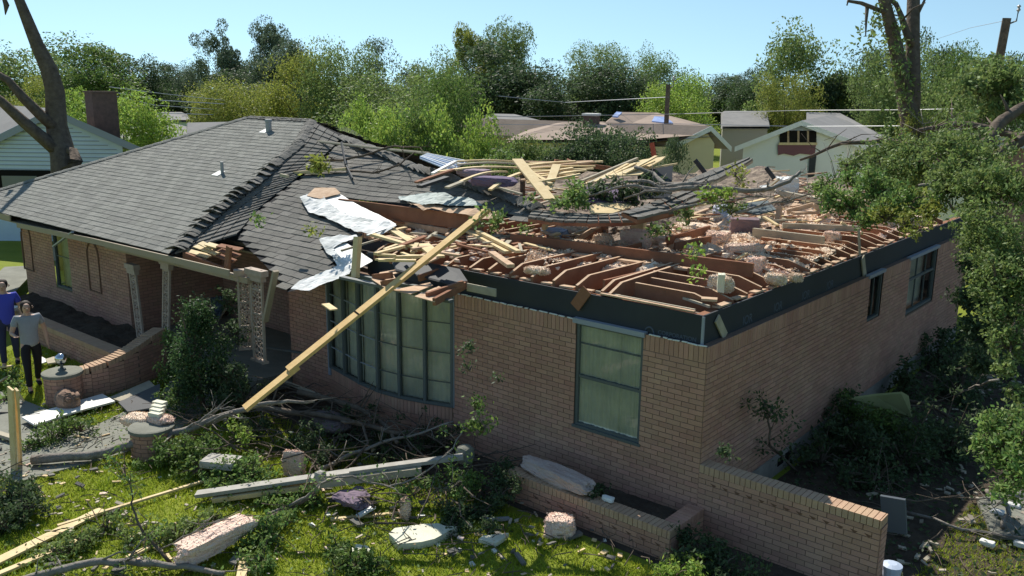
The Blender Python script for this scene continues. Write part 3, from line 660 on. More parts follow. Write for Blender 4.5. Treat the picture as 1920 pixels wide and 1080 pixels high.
# ================================================================ FOLIAGE TOOLS
def leafquads(C, size, seed=0, flat=.0, aspect=.5):
    r = np.random.default_rng(seed); n = len(C); d = r.normal(size=(n,3)); d[:,2] *= (1-flat*.6); d /= np.linalg.norm(d,axis=1)[:,None]
    e = r.normal(size=(n,3)); e[:,2] *= (1-flat*.6); s = np.cross(d, e); s /= np.linalg.norm(s,axis=1)[:,None]+1e-9
    L = (size*r.uniform(.6,1.3,n))[:,None]; V = np.stack([C-d*L*.5, C+s*L*aspect*.5-d*L*.05, C+d*L*.5, C-s*L*aspect*.5+d*L*.05], 1).reshape(-1,3)
    return V, np.arange(4*n).reshape(-1,4)
def crownpts(n, seed, clumps=70, cr=.24, squash=1.0, lobe=.3, hollow=.35):
    r = np.random.default_rng(seed); k = 0; cc = []
    # big lobes then clumps on them
    lob = r.normal(size=(9,3)); lob /= np.linalg.norm(lob,axis=1)[:,None]; lob *= r.uniform(.35,.75,9)[:,None]; lr = r.uniform(.28,.5,9)
    while len(cc) < clumps:
        i = r.integers(9); v = r.normal(size=3); v /= np.linalg.norm(v); p = lob[i]+v*lr[i]*r.uniform(.7,1.05)
        if np.linalg.norm(p) > hollow: cc.append(p)
    cc = np.array(cc); rad = cr*r.uniform(.5,1.25,clumps); ii = r.integers(0, clumps, n); v = r.normal(size=(n,3)); v /= np.linalg.norm(v,axis=1)[:,None]
    P = cc[ii]+v*(rad[ii]*r.uniform(.35,1.0,n)**.6)[:,None]*[1,1,.75]; P[:,2] *= squash; return P
CM = {}
def crownmesh(seed, m, n=13000, leaf=.045, **kw):
    key = (seed, m.name, n)
    if key not in CM:
        Pc = crownpts(n, seed, **kw); lo, hi = np.percentile(Pc, .5, axis=0), np.percentile(Pc, 99.5, axis=0); Pc = (Pc-(lo+hi)/2)/((hi-lo)/2); V, Q = leafquads(Pc, leaf, seed); me = fastmesh('crown', V, Q); me.materials.append(m); CM[key] = me
    return CM[key]
def limbs(mb, base, top, R, r0, seed, n=7):
    rr = random.Random(seed); base, top = A(base), A(top); mid = base+(top-base)*.45
    mb.tube([base, base+(mid-base)*.5+A((rr.uniform(-.1,.1),rr.uniform(-.1,.1),0)), mid, base+(top-base)*.8], [r0, r0*.8, r0*.6, r0*.2], 7)
    for k in range(n):
        a = rr.uniform(0, 6.28); s = base+(top-base)*rr.uniform(.25,.6); e = s+A((math.cos(a)*R*.7, math.sin(a)*R*.7, (top-base)[2]*rr.uniform(.15,.4)))
        mb.tube([s, (s+e)/2+A((0,0,-.1*R)), e], [r0*.35, r0*.22, r0*.06], 5)
def tree(name, label, x, ytop, wpx, d, m, seed=1, zlow=1.0, group=None, n=13000, leaf=.045, squash=1.0, depth=.9, cat='tree', cl=70, crr=.24):
    P = at(x, ytop, d=d); R = wpx/2*d/F; h = (P[2]-zlow)/2; base = (P[0], P[1], 0)
    t = thing(name, label, cat, base, group)
    me = crownmesh(seed, m, n, leaf, clumps=cl, cr=crr)
    c = bpy.data.objects.new('crown', me); COL.objects.link(c); c.parent = t; c.location = (0, 0, zlow+h); c.scale = (R*1.12, R*depth*1.1, h*1.0); c.rotation_euler = (0, 0, seed*1.3+x*.01)
    b = MB(); limbs(b, base, (P[0], P[1], P[2]-h*.5), R, max(.09, min(.35, P[2]*.03)), seed); b.build('trunk', bark, t)
    return t
# ================================================================ BACKGROUND TREES
TB = [
 ('shade_tree','yellow green tree behind the gable at the left edge',15,92,190,62,Lol,1,1.5),
 ('shade_tree','low yellow green tree just right of the leaning trunk at left',60,150,130,48,Lyel,2,1),
 ('shade_tree','big dark green round tree behind the brown chimney',165,74,190,75,Lmid,3,2),
 ('shade_tree','dark green tree at the right shoulder of the big round one, behind the chimney',255,108,120,80,Ldk,4,2),
 ('shade_tree','small distant blue green tree in the low gap of the skyline at left',322,122,100,100,Lbl,5,2),
 ('shade_tree','distant tree left of the tall twin crowns',368,122,80,95,Lbl,6,2),
 ('tall_tree','tall dark tree, left one of the twin crowns against the sky',410,44,105,85,Lbl,7,3),
 ('tall_tree','tall dark tree, right one of the twin crowns against the sky',498,42,95,88,Lbl,8,3),
 ('shade_tree','grey green tree under the right twin crown',530,80,140,80,Lbl,9,2),
 ('shade_tree','small olive tree with flat yellow top above the grey roofs',415,150,140,52,Lyel,10,1.5),
 ('shade_tree','dark mass of tree in front of the twin crowns',450,135,160,70,Ldk,11,2),
 ('young_tree','bright yellow green feathery tree right of the twin crowns',560,88,150,56,Lyel,12,1),
 ('young_tree','yellow green tree with upright shoots left of the bare grey crown',645,84,140,54,Lol,13,1),
 ('bare_tree','thin grey green tree with sparse twigs above the yellow trees',722,74,130,64,Lbl,14,2),
 ('shade_tree','olive brown tree filling the middle left behind the bright shrubs',735,135,240,48,Lol,15,1),
 ('shade_tree','olive tree right of the sparse grey green one',805,102,150,60,Lol,16,1),
 ('young_tree','bright green leaning tree in the middle, its edge against the dark trees',845,132,150,34,Lmid,17,1),
 ('tall_tree','yellow tipped tree crown, left of the two tallest in the centre',886,52,95,82,Lyel,18,3),
 ('tall_tree','olive tipped tree crown, right of the two tallest in the centre',950,42,90,84,Lol,19,3),
 ('shade_tree','large dark green tree under the two tallest central crowns',920,84,230,72,Ldk,20,1),
 ('shade_tree','dark tree between the central pair and the airy crown',1010,125,150,70,Ldk,21,1),
 ('tall_tree','airy olive crown right of the centre with sky showing through',1108,82,130,84,Lol,22,3),
 ('shade_tree','very dark wide tree behind the brown roofs',1085,125,210,66,Ldk,23,1),
 ('shade_tree','olive topped tree left of the round green crown',1183,94,100,78,Lol,24,2),
 ('shade_tree','dark tree behind the utility pole',1180,130,150,66,Ldk,25,1),
 ('shade_tree','dark green dome shaped tree against the sky right of centre',1266,108,130,74,Lmid,26,1),
 ('shade_tree','bright green round tree beside the utility pole',1288,143,150,56,Lbr,27,1),
 ('shade_tree','far bluish tree low in the gap right of the round green trees',1385,140,90,120,Lbl,28,2),
 ('shade_tree','dark green tree behind the grey roof with the porch',1420,128,110,85,Ldk,29,1),
 ('shade_tree','large yellow green tree behind the white gable house',1515,56,170,66,Lol,30,1),
 ('shade_tree','yellow lower crown left of the white gable house',1480,140,110,60,Lyel,31,1),
 ('shade_tree','dark olive tree between the large yellow green tree and the bare forked trunk',1620,98,170,64,Ldk,32,1),
 ('shade_tree','olive tree directly behind the bare forked trunk',1690,88,150,56,Lol,33,1),
 ('shade_tree','dark tree with a pointed top right of the forked trunk',1758,70,120,70,Ldk,34,1),
 ('shade_tree','dark green tree left of the tall wooden pole',1835,88,140,66,Lmid,35,1),
 ('shade_tree','dark tree at the right edge behind the tall wooden pole',1905,105,150,60,Ldk,36,1),
]
for (nm, lb, x, yt, w, d, m, sd, zl) in TB:
    nm_n = 8000 if nm == 'bare_tree' else 19000
    tree(nm, lb, x, yt, w, d, m, seed=1+sd % 9, zlow=zl, n=nm_n, leaf=.062 if d > 60 else .052, crr=.24 if nm in ('tall_tree','bare_tree') else .30, cl=80 if nm == 'tall_tree' else 130)
rr = random.Random(5)
for k in range(30):
    x = -150+k*75+rr.uniform(-20,20)
    tree('background_tree', 'dark tree in the unbroken row along the far side of the neighbourhood', x, 146+rr.uniform(-6,18), rr.uniform(150,210), 98+rr.uniform(-4,10), [Ldk,Lbl,Lmid][k % 3], seed=1+k % 9, zlow=.5, group='far row of trees closing the view', n=19000, leaf=.062, cl=130, crr=.30)
# nearer shrubs behind the house
SH = [
 ('shrub','bright lime shrub right of the dark chimney, left',225,175,130,40,Lbr,2,.5),('shrub','lime shrub between the forked trunk at left and the chimney',140,172,90,40,Lbr,3,.5),
 ('shrub','bright green shrub sticking up just behind the roof ridge, leftmost of the row',668,190,90,31,Lbr,4,.5),
 ('shrub','bright green shrub second in the row behind the roof',742,205,120,29,Lbr,5,.3),('shrub','green shrub with an upright tip in the middle of the row behind the roof',812,215,110,28,Lmid,6,.3),
 ('shrub','wide bright green shrub above the blue metal sheet',868,200,120,28,Lbr,7,.3),('shrub','low green shrub at the right end of the row behind the roof',915,262,90,29,Lmid,8,.3),
 ('shrub','pale olive shrub between the green row and the dark round bush',990,258,110,32,Lol,1,.2),
 ('round_bush','large dark green rounded bush behind the lumber heap',1125,238,190,31,Ldk,2,.2),('round_bush','smaller dark green bush by the corner of the cream house',1262,265,95,29,Ldk,3,.2),
 ('shrub','green shrub low behind the olive shrub',960,285,160,27,Lmid,4,.2),
 ('shrub','yellow green creeper in front of the forked trunk at right',1722,212,60,21,Lyel,5,2.6),
 ('shrub','leafy clump hanging beside the tall wooden pole',1850,108,130,24,Lol,6,3.6),
]
for (nm, lb, x, yt, w, d, m, sd, zl) in SH:
    tree(nm, lb, x, yt, w*(1.0 if nm == 'round_bush' else 1.3), d, m, seed=sd, zlow=zl, n=26000 if nm == 'round_bush' else 17000, leaf=.062 if d > 28 else .065, cat='shrub' if nm == 'shrub' else 'bush', cl=140, crr=.28)
# ================================================================ BIG BARE TRUNKS
def trunkthing(name, label, limbs_, m, cat='tree', leaves=None, lm=None, ls=.1):
    b0 = limbs_[0][0][0]; t = thing(name, label, cat, tuple(b0))
    for i, (pts, rad) in enumerate(limbs_):
        b = MB(); b.tube(pts, rad, 10 if i == 0 else 7); b.build('trunk' if i == 0 else 'limb', m, t, smooth=True)
    if leaves is not None:
        V, Q = leafquads(leaves, ls, 5); me = fastmesh('foliage', V, Q); link('foliage', me, lm, t)
    return t
def T(seq, rads):    # (x,y,d) pixels and depth
    return ([at(x, y, d=d) for x, y, d in seq], rads)
bt = at(125,325,d=26); base = A((bt[0], bt[1], 0))
trunkthing('forked_tree', 'massive dark leaning tree trunk rising in front of the pale gable at left',
  [([base, at(126,318,d=26), at(118,290,d=26), at(106,235,d=26), at(103,170,d=25.8), at(92,130,d=25.6), at(70,85,d=25.4), at(50,35,d=25.2), at(32,-10,d=25), at(10,-60,d=25), at(-25,-160,d=25), at(-50,-260,d=25)], [.52,.45,.36,.30,.27,.24,.19,.16,.13,.10,.06,.01]),
   T([(112,285,25.9),(75,255,25.6),(40,225,25.2),(0,188,24.8),(-30,165,24.5)], [.22,.18,.16,.13,.1]),
   T([(106,240,25.9),(75,215,25.6),(45,185,25.2),(15,150,25),(-20,130,24.8)], [.2,.16,.14,.11,.09]),
   T([(132,322,25.7),(143,300,25.6),(138,285,25.7),(124,280,25.9)], [.26,.2,.14,.1]),
   T([(5,-10,25),(12,10,25),(10,28,25)], [.05,.08,.01])], bark)
bt = at(1712,268,d=21.5); base = A((bt[0], bt[1], 0))
vr = np.random.default_rng(3)
def alongleaves(segs, n, spread, seed):
    r = np.random.default_rng(seed); out = []
    for (a, b_, w) in segs:
        a, b_ = A(a), A(b_); k = int(n*w); t = r.uniform(0,1,k)[:,None]; cl_ = r.normal(size=(max(1,k//28),3))*spread; out.append(a+(b_-a)*t+cl_[r.integers(0,len(cl_),k)]+r.normal(size=(k,3))*spread*.25)
    return np.concatenate(out)
lv = alongleaves([(at(1670,70,d=21.3), at(1695,200,d=21.3), .5), (at(1660,20,d=21.3), at(1670,80,d=21.3), .15), (at(1640,10,d=21), at(1620,70,d=21), .12)], 1500, .22, 2)
trunkthing('forked_tree', 'tall storm-stripped tree with two bare upright trunks behind the right end of the house',
  [([base, at(1712,262,d=21.5), at(1708,225,d=21.5), at(1697,180,d=21.5), at(1688,130,d=21.4), at(1678,80,d=21.3), at(1668,40,d=21.2), at(1655,-10,d=21.1), at(1645,-60,d=21), at(1620,-180,d=21), at(1610,-320,d=21)], [.42,.33,.25,.2,.18,.16,.14,.13,.1,.07,.01]),
   T([(1708,230,21.5),(1712,180,21.5),(1712,120,21.5),(1712,70,21.6),(1713,20,21.7),(1714,-30,21.8),(1722,-160,22),(1715,-330,22)], [.2,.19,.18,.17,.16,.15,.09,.01]),
   T([(1712,90,21.5),(1700,62,21.4),(1690,30,21.4),(1680,8,21.4),(1662,-8,21.3)], [.1,.09,.07,.06,.05]),
   T([(1672,25,21.2),(1645,18,21),(1615,6,20.8),(1590,2,20.6),(1588,10,20.6)], [.07,.055,.045,.035,.02]),
   T([(1714,40,21.6),(1730,8,21.6),(1738,-10,21.6)], [.04,.035,.02]), T([(1626,12,20.9),(1624,40,20.9),(1623,68,20.9)], [.05,.03,.012]),
   T([(1690,40,21.3),(1712,16,21),(1735,5,21)], [.03,.02,.015])], bark, leaves=lv, lm=Lol, ls=.11)
# ================================================================ NEIGHBOUR HOUSES
siding = mat('siding', (.60,.70,.80), .7, .25, col2=(.55,.65,.75), vscale=3); creamw = mat('cream_wall', (.72,.62,.38), .85, .15, col2=(.66,.56,.34), vscale=1)
whitew = mat('stucco', (.80,.80,.76), .85, .15, col2=(.74,.74,.7), vscale=.8); roofg = mat('far_roof_grey', (.22,.215,.21), .95, .1, col2=(.28,.27,.26), vscale=1.2, bump=.3, bscale=9)
roofb = mat('far_roof_brown', (.30,.235,.19), .95, .1, col2=(.37,.29,.235), vscale=1.5, bump=.3, bscale=9); chimb = mat('chimney_brick', (.10,.075,.065), .95, .1, col2=(.16,.11,.09), vscale=6)
redfelt = mat('red_felt', (.20,.09,.10), .9); tarp = mat('blue_tarp', (.25,.36,.70), .5, .4, col2=(.45,.55,.8), vscale=4)
def facing(p):     # unit vectors: right across the view and away from the camera, level
    v = A(p)-CP; v[2] = 0; a = nrm(v); return np.cross(a, (0,0,1.0)), a
def house(name, label, gl, gr, apex, ridge_back, wallm, roofm, d, ext=10, back=None, over=.5):
    """front-facing gable: pixels of left eave, right eave, apex; ridge runs back by ext along back dir"""
    L = at(*gl, d=d); R = at(*gr, d=d if len(gr) == 2 else d); nn_ = np.cross((0,0,1.0), nrm([(R-L)[0], (R-L)[1], 0])); v_ = ray(*apex); Pk = CP+v_*(np.dot(L-CP, nn_)/np.dot(v_, nn_)); t = thing(name, label, 'house', (Pk[0], Pk[1], 0))
    bk = nrm(A(back)) if back is not None else facing(Pk)[1]; up = A((0,0,1)); rt = nrm([(R-L)[0], (R-L)[1], 0])
    wl = MB(); gl0, gr0 = A((*L[:2],0)), A((*R[:2],0)); Lw = L+rt*over; Rw = R-rt*over
    slp = (Pk[2]-L[2])/np.linalg.norm((Pk-L)[:2]); Lw[2] += slp*over; Rw[2] += slp*over; f0 = bk*.35
    wl.prism([A((*Lw[:2],0))+f0, A((*Rw[:2],0))+f0, Rw+f0-up*.12, Pk+f0-up*.12, Lw+f0-up*.12], bk*ext)
    wl.build('wall', wallm, t)
    rf = MB(); B = bk*(ext+.6)
    for E, sg in ((L, 1), (R, -1)):
        rf.prism([E, Pk, Pk-up*.13, E-up*.13][::sg], B)
    rf.build('roof', roofm, t)
    tr = MB(); tr.prism([L, Pk, Pk-up*.25, L-up*.25], -bk*.03); tr.prism([R, Pk, Pk-up*.25, R-up*.25][::-1], -bk*.03); tr.build('rake_board', white if wallm is not siding else framel, t)
    return t, L, R, Pk, bk, rt
# pale gable at left
tN, L, R, Pk, bk, rt = house('gable_house', 'house with a wide pale blue sided gable at the left edge', (-70,285), (265,277), (97,203), None, siding, roofg, 30, 9, back=(-.995,.08,0))
sd_ = MB()
for k in range(14):
    z = 2.5+k*.14; hw = np.linalg.norm((R-L)[:2])/2*(max(0, Pk[2]-z)/(Pk[2]-L[2]))-.6
    if hw < .2 or z > Pk[2]-.3: continue
    hw = min(hw, np.linalg.norm((R-L)[:2])/2-.6); c = A((Pk[0], Pk[1], z))+bk*.335; sd_.obox(c, rt*hw, bk*.012, (0,0,.012))
sd_.build('siding_lap', framel, tN)
wd = MB(); c = A((Pk[0], Pk[1], 1.85))+bk*.33
for q in (-2.45,-.9): wd.obox(c+rt*(q+1.2), rt*.6, bk*.03, (0,0,.42))
wd.build('window', mat('dull_pane', (.20,.20,.19), .3, .5), tN)
b = MB(); b.obox(c+rt*0.3+bk*.01, rt*2.7, bk*.02, (0,0,.62)); b.build('window_band', dark, tN)
ch = MB(); p0, p1 = at(188,174,d=31.5), at(188,240,d=31.5); ch.obox(A((p0[0],p0[1],(p0[2])/2)), rt*.44, bk*.35, (0,0,p0[2]/2)); ch.obox(A((p0[0],p0[1],p0[2]+.03)), rt*.48, bk*.39, (0,0,.03)); ch.build('chimney', chimb, tN)
def hiphouse(name, label, ridge, eave, wallm, roofm, hw_=None, zb=None):
    """ridge: two (x,y,d); eave: four (x,y,d) front-left, front-right, back-right, back-left"""
    r = [at(x, y, d=d) for x, y, d in ridge]; e = [at(x, y, d=d) for x, y, d in eave]; t = thing(name, label, 'house', (*((r[0]+r[1])/2)[:2], 0)); b = MB()
    b.add([e[0], e[1], e[2], e[3], r[0], r[1]], [(0,1,5,4), (1,2,5), (2,3,4,5), (3,0,4)]); b.add([p-A((0,0,.15)) for p in e], [(3,2,1,0)]); b.build('roof', roofm, t)
    c = sum(e)/4; w = MB(); ee = [c+(p-c)*.93 for p in e]; w.prism([A((*p[:2],0)) for p in ee], (0,0,min(p[2] for p in e)-.1)); w.build('wall', wallm, t); return t
hiphouse('bungalow', 'low grey hip roof seen over the ridge, behind the pale gable house', ((268,232,50),(330,232,51)), ((215,262,46),(395,262,46),(360,240,56),(240,240,56)), foundation, roofg)
hiphouse('bungalow', 'low grey roof with a dark front edge just left of the long ridge', ((352,230,34),(440,228,34)), ((350,250,33),(445,250,33),(445,229,36),(350,231,36)), foundation, roofg)
hiphouse('bungalow', 'small distant house glimpsed between the trees left of the ridge', ((305,210,70),(340,210,70)), ((285,225,66),(362,225,66),(350,214,76),(292,214,76)), siding, roofg)
hiphouse('bungalow', 'grey gabled roof behind the bright green shrubs', ((925,213,56),(965,214,56)), ((890,250,50),(1045,250,50),(1015,226,62),(900,226,62)), foundation, roofg)
hiphouse('bungalow', 'brownish hip roof left of the brick chimney', ((1060,229,46),(1130,228,47)), ((948,262,42),(1175,262,42),(1180,235,52),(1010,235,52)), creamw, roofb)
t = hiphouse('bungalow', 'largest brown roof, patched with blue tarps, behind the dark round bush', ((1160,210,50),(1232,211,52)), ((1085,272,43),(1345,250,44),(1330,236,54),(1140,225,56)), creamw, roofb)
b = MB(); b.prism([at(1222,229,d=47.5), at(1227,220,d=48), at(1248,221,d=48), at(1262,232,d=47.5), at(1240,231,d=47.4)], (0,0,.06)); b.build('tarp', tarp, t); 
b = MB(); b.prism([at(1148,220,d=48.5), at(1156,212,d=49), at(1166,213,d=49), at(1158,221,d=48.4)], (0,0,.08)); b.build('tarp', tarp, t)
b = MB(); p = at(1109,217,d=46); b.obox((p[0],p[1],p[2]/2), (.33,.1,0), (-.1,.33,0), (0,0,p[2]/2)); o = b.build('chimney', chimb, t); b = MB(); b.obox((p[0],p[1],p[2]+.06), (.38,.12,0), (-.12,.38,0), (0,0,.06)); sub(b.build('chimney_cap', white, t), o); o.matrix_world
tC, L, R, Pk, bk, rt = house('gable_house', 'cream walled gable house right of the dark round bush', (1268,268), (1371,275), (1333,236), None, creamw, roofb, 44, 14, back=(-.9,-.15,0))
hiphouse('bungalow', 'long low grey roof over a shaded porch left of the white gable house', ((1358,208,62),(1438,208,62)), ((1352,237,58),(1443,237,58),(1443,212,66),(1352,212,66)), mat('porch_wall', (.32,.31,.27), .9), roofg)
tE, L, R, Pk, bk, rt = house('gable_house', 'white stucco gable house with a torn hole under its peak', (1378,275), (1650,282), (1503,226), None, whitew, roofg, 44, 12, back=(-.25,.97,0), over=.35)
def gp(x, y, off=.3):    # point on the gable face
    n = np.cross((0,0,1.0), rt); v = ray(x, y); P0 = Pk+bk*off; return CP+v*(np.dot(P0-CP, n)/np.dot(v, n))
b = MB(); b.prism([gp(1462,268), gp(1531,268), gp(1531,245), gp(1462,245)], -bk*.02); b.build('wall_opening', dark, tE)
for xx in (1478,1497,1515): b = MB(); b.bar(gp(xx,268,.26), gp(xx,245,.26), .09, .05, tuple(bk)); b.build('stud', woodtop, tE)
b = MB(); b.bar(gp(1460,269.5,.25), gp(1532,269.5,.25), .05, .12); b.build('header', woodn, tE)
b = MB(); b.prism([gp(1458,271,.27), gp(1530,271,.27), gp(1528,291,.27), gp(1500,288,.27), gp(1488,292,.27), gp(1470,288,.27), gp(1459,291,.27)], -bk*.02); b.build('torn_felt', redfelt, tE)
b = MB(); b.prism([gp(1515,332,.28), gp(1527,332,.28), gp(1531,292,.28), gp(1518,292,.28)], -bk*.02); b.build('dark_panel', board_bk, tE)
b = MB(); b.prism([gp(1470,243,.27), gp(1530,243,.27), gp(1503,230,.27)], -bk*.02); b.build('gable_vent', framel, tE)
hiphouse('bungalow', 'mossy grey roof rising behind the white gable house', ((1512,210,58),(1575,212,58)), ((1512,226,55),(1668,262,50),(1640,245,62),(1512,214,66)), whitew, roofg)
t = hiphouse('bungalow', 'tan grey hip roof with a pale chimney near the tall wooden pole', ((1805,236,38),(1900,222,42)), ((1738,268,33),(1925,300,30),(1990,240,46),(1790,232,46)), whitew, roofg)
b = MB(); p = at(1831,198,d=40); b.obox((p[0],p[1],p[2]/2), (.33,.1,0), (-.1,.33,0), (0,0,p[2]/2)); b.build('chimney', concrete, t)
t = thing('brick_shed', 'brown brick building corner at the far right edge', 'building', tuple(at(1915,320,d=24)*[1,1,0])); b = MB(); p = at(1930,278,d=24); b.box((p[0]-.6,p[1],0), (p[0]+5,p[1]+5,p[2])); b.build('wall', brick, t); b = MB(); b.box((p[0]-.8,p[1]-.2,p[2]), (p[0]+5,p[1]+5.2,p[2]+.25)); b.build('fascia', white, t)
# ================================================================ POLES AND WIRES
def pole(x, yt, d, r, label, lean=0):
    p = at(x, yt, d=d); t = thing('utility_pole', label, 'utility pole', (p[0]-lean, p[1], 0)); b = MB(); b.tube([(p[0]-lean,p[1],0), (p[0]-lean/2,p[1],p[2]/2), tuple(p)], [r*1.25, r*1.1, r], 8); b.build('post', bark, t)
    b = MB(); b.tube([p+A((-.05,0,-.25)), p+A((.3,0,-.1)), p+A((.32,0,.25))], .03, 5); b.build('bracket', frame, t)
    b = MB(); b.lathe(p+A((.32,0,.2)), [(.03,0),(.07,.05),(.03,.12),(.07,.17),(.02,.22)], 8); b.build('insulator', metal, t)
pole(1888,34,30,.14,'tall leaning wooden utility pole at the upper right', .4)
pole(1253,158,46,.12,'short wooden utility pole in front of the bright round tree')
def wire(label, pts, r=.012, group=None, m=None):
    P = [at(*p[:2], d=p[2]) for p in pts]; b = MB()
    Q = []
    for i in range(len(P)-1):
        for k in range(8): Q.append(P[i]+(P[i+1]-P[i])*k/8)
    Q.append(P[-1]); b.tube(Q, r, 4); o = b.build('overhead_wire', m or framel); tag(o, label, 'wire', group); return o
wire('thick pale wire sagging across the middle in front of the dark trees', [(905,217,40),(960,219,42),(1253,214,45.6),(1500,207,42),(1700,206,38),(1840,203,33),(1880,198,30)], .016, m=metal)
wire('lower wire crossing behind the brown chimney', [(900,233,44),(1100,235,44),(1253,232,45.6),(1500,237,44),(1700,236,38)], .014)
wire('thin wire in front of the very dark trees', [(935,180,55),(1060,192,55),(1253,182,46)], .016)
wire('upper left wire passing behind the dark chimney', [(205,163,40),(300,175,45),(420,188,50)], .014); wire('second left wire below the upper one', [(205,172,40),(300,188,45),(420,195,50)], .022)
wire('third left wire above the small distant roof', [(205,178,40),(290,197,45),(400,205,50)], .014); wire('lowest left wire near the roofline', [(205,208,40),(300,212,45),(400,215,50)], .018)
wire('faint high wire running left from the tall pole', [(1888,38,30),(1820,52,40),(1760,72,50)], .01)
# ================================================================ ATTIC: INSULATION AND LOOSE LUMBER
def lump(name, label, cat, c, sz, m, seed=1, rot=0, tilt=0, group=None, rough_=.10, n=11, parent=None, boxy=.55):
    """irregular torn block; boxy 0 = round, 1 = box"""
    r = np.random.default_rng(seed); V = []; idx = {}; Fc = []
    def vid(p):
        k = tuple(np.round(p, 4))
        if k not in idx: idx[k] = len(V); V.append(p)
        return idx[k]
    for ax in range(3):
        for sg in (-1, 1):
            for i in range(n):
                for j in range(n):
                    q = []
                    for a, b_ in ((i,j),(i+1,j),(i+1,j+1),(i,j+1)):
                        p = np.zeros(3); p[ax] = sg; p[(ax+1)%3] = -1+2*a/n; p[(ax+2)%3] = -1+2*b_/n; q.append(vid(p))
                    Fc.append(q if sg > 0 else q[::-1])
    P = np.array(V); S_ = P/np.linalg.norm(P,axis=1)[:,None]*1.15; P = P*boxy+S_*(1-boxy)
    K = r.normal(size=(5,3))*2.2; ph = r.uniform(0,6,5); K2 = r.normal(size=(5,3))*5; N = sum(np.sin(P@K[i]+ph[i]) for i in range(5))/5+.5*sum(np.sin(P@K2[i]+ph[i]) for i in range(5))/5
    P = P*(1+rough_*1.6*N[:,None])+r.normal(size=P.shape)*rough_*.22; P = P*np.array(sz)/2
    P = P@np.array([[math.cos(tilt),0,-math.sin(tilt)],[0,1,0],[math.sin(tilt),0,math.cos(tilt)]]); ca, sa = math.cos(rot), math.sin(rot); P = P@np.array([[ca,sa,0],[-sa,ca,0],[0,0,1]])
    b = MB(); b.add([p+A(c) for p in P], [tuple(f) for f in Fc])
    if m in (pink, tan) and n > 5:
        FV, FQ = leafquads((P*(1+r.normal(size=P.shape)*.02)+A(c)).repeat(3, axis=0)+r.normal(size=(len(P)*3,3))*.005, .019, seed, aspect=.7); b.add(list(FV), [tuple(q) for q in FQ])
    o = b.build(name, m, parent)
    if label: tag(o, label, cat, group)
    return o
ir = np.random.default_rng(11)
def hf(x, y): return .06*math.sin(x*3.1+y*1.7)+.05*math.sin(y*4.3-x*2.2)+.035*math.sin(x*7.3+1)*math.sin(y*8.1)
def blanket(name, poly, z0, m, seed, amp=1.0, res=.045):
    b = MB(); sheet(b, poly, lambda x, y: z0+hf(x, y)*amp, res, noise=.022, seed=seed); 
    if m in (pink, tan):
        r_ = np.random.default_rng(seed); V = np.array(b.v); Fa = np.array([f[:4] for f in b.f]); cen = V[Fa].mean(1); cen = cen[r_.integers(0,len(cen),9000)]+r_.normal(size=(9000,3))*[.03,.03,.015]
        FV, FQ = leafquads(cen, .055, seed, aspect=.7); b.add(list(FV), [tuple(q) for q in FQ])
    return kind(b.build(name, m), 'stuff')
pxy = lambda x, y, z=2.8: (min(at(x, y, z=z)[0], -.30), at(x, y, z=z)[1])
blanket('loose_insulation', [pxy(*p) for p in ((1240,445),(1290,425),(1370,420),(1420,405),(1480,395),(1560,410),(1620,425),(1560,450),(1500,480),(1452,492),(1420,500),(1340,492),(1250,478),(1180,470),(1190,450))], 2.86, tan, 1, 1.0)
blanket('loose_insulation', [pxy(*p) for p in ((1015,482),(1060,470),(1130,470),(1240,488),(1255,495),(1200,505),(1160,495),(1130,500),(1090,488),(1040,500),(985,512),(990,500))], 2.93, tan, 2, .5)
blanket('loose_insulation', [pxy(*p) for p in ((1385,512),(1450,508),(1500,515),(1560,510),(1545,530),(1500,540),(1440,532),(1385,525))], 2.84, pink, 3, .6)
blanket('loose_insulation', [pxy(*p) for p in ((795,462),(850,455),(900,462),(930,470),(900,488),(850,490),(830,495),(800,480),(770,470))], 2.80, pink, 4, .9)
blanket('attic_rubble', [pxy(*p, 2.7) for p in ((900,430),(1000,425),(1150,420),(1300,400),(1480,375),(1650,385),(1760,410),(1700,420),(1560,430),(1300,440),(1100,450),(980,445))], 2.72, mat('rubble', (.17,.13,.11), 1, .05, col2=(.36,.29,.22), vscale=5, bump=1, contrast=1.4), 6, 1.6, .06)
blanket('attic_rubble', [pxy(*p, 2.7) for p in ((780,345),(1000,330),(1240,330),(1420,320),(1600,350),(1780,400),(1650,385),(1480,380),(1300,402),(1100,418),(950,405),(850,380))], 2.78, MATS['rubble'], 7, 1.0, .08)
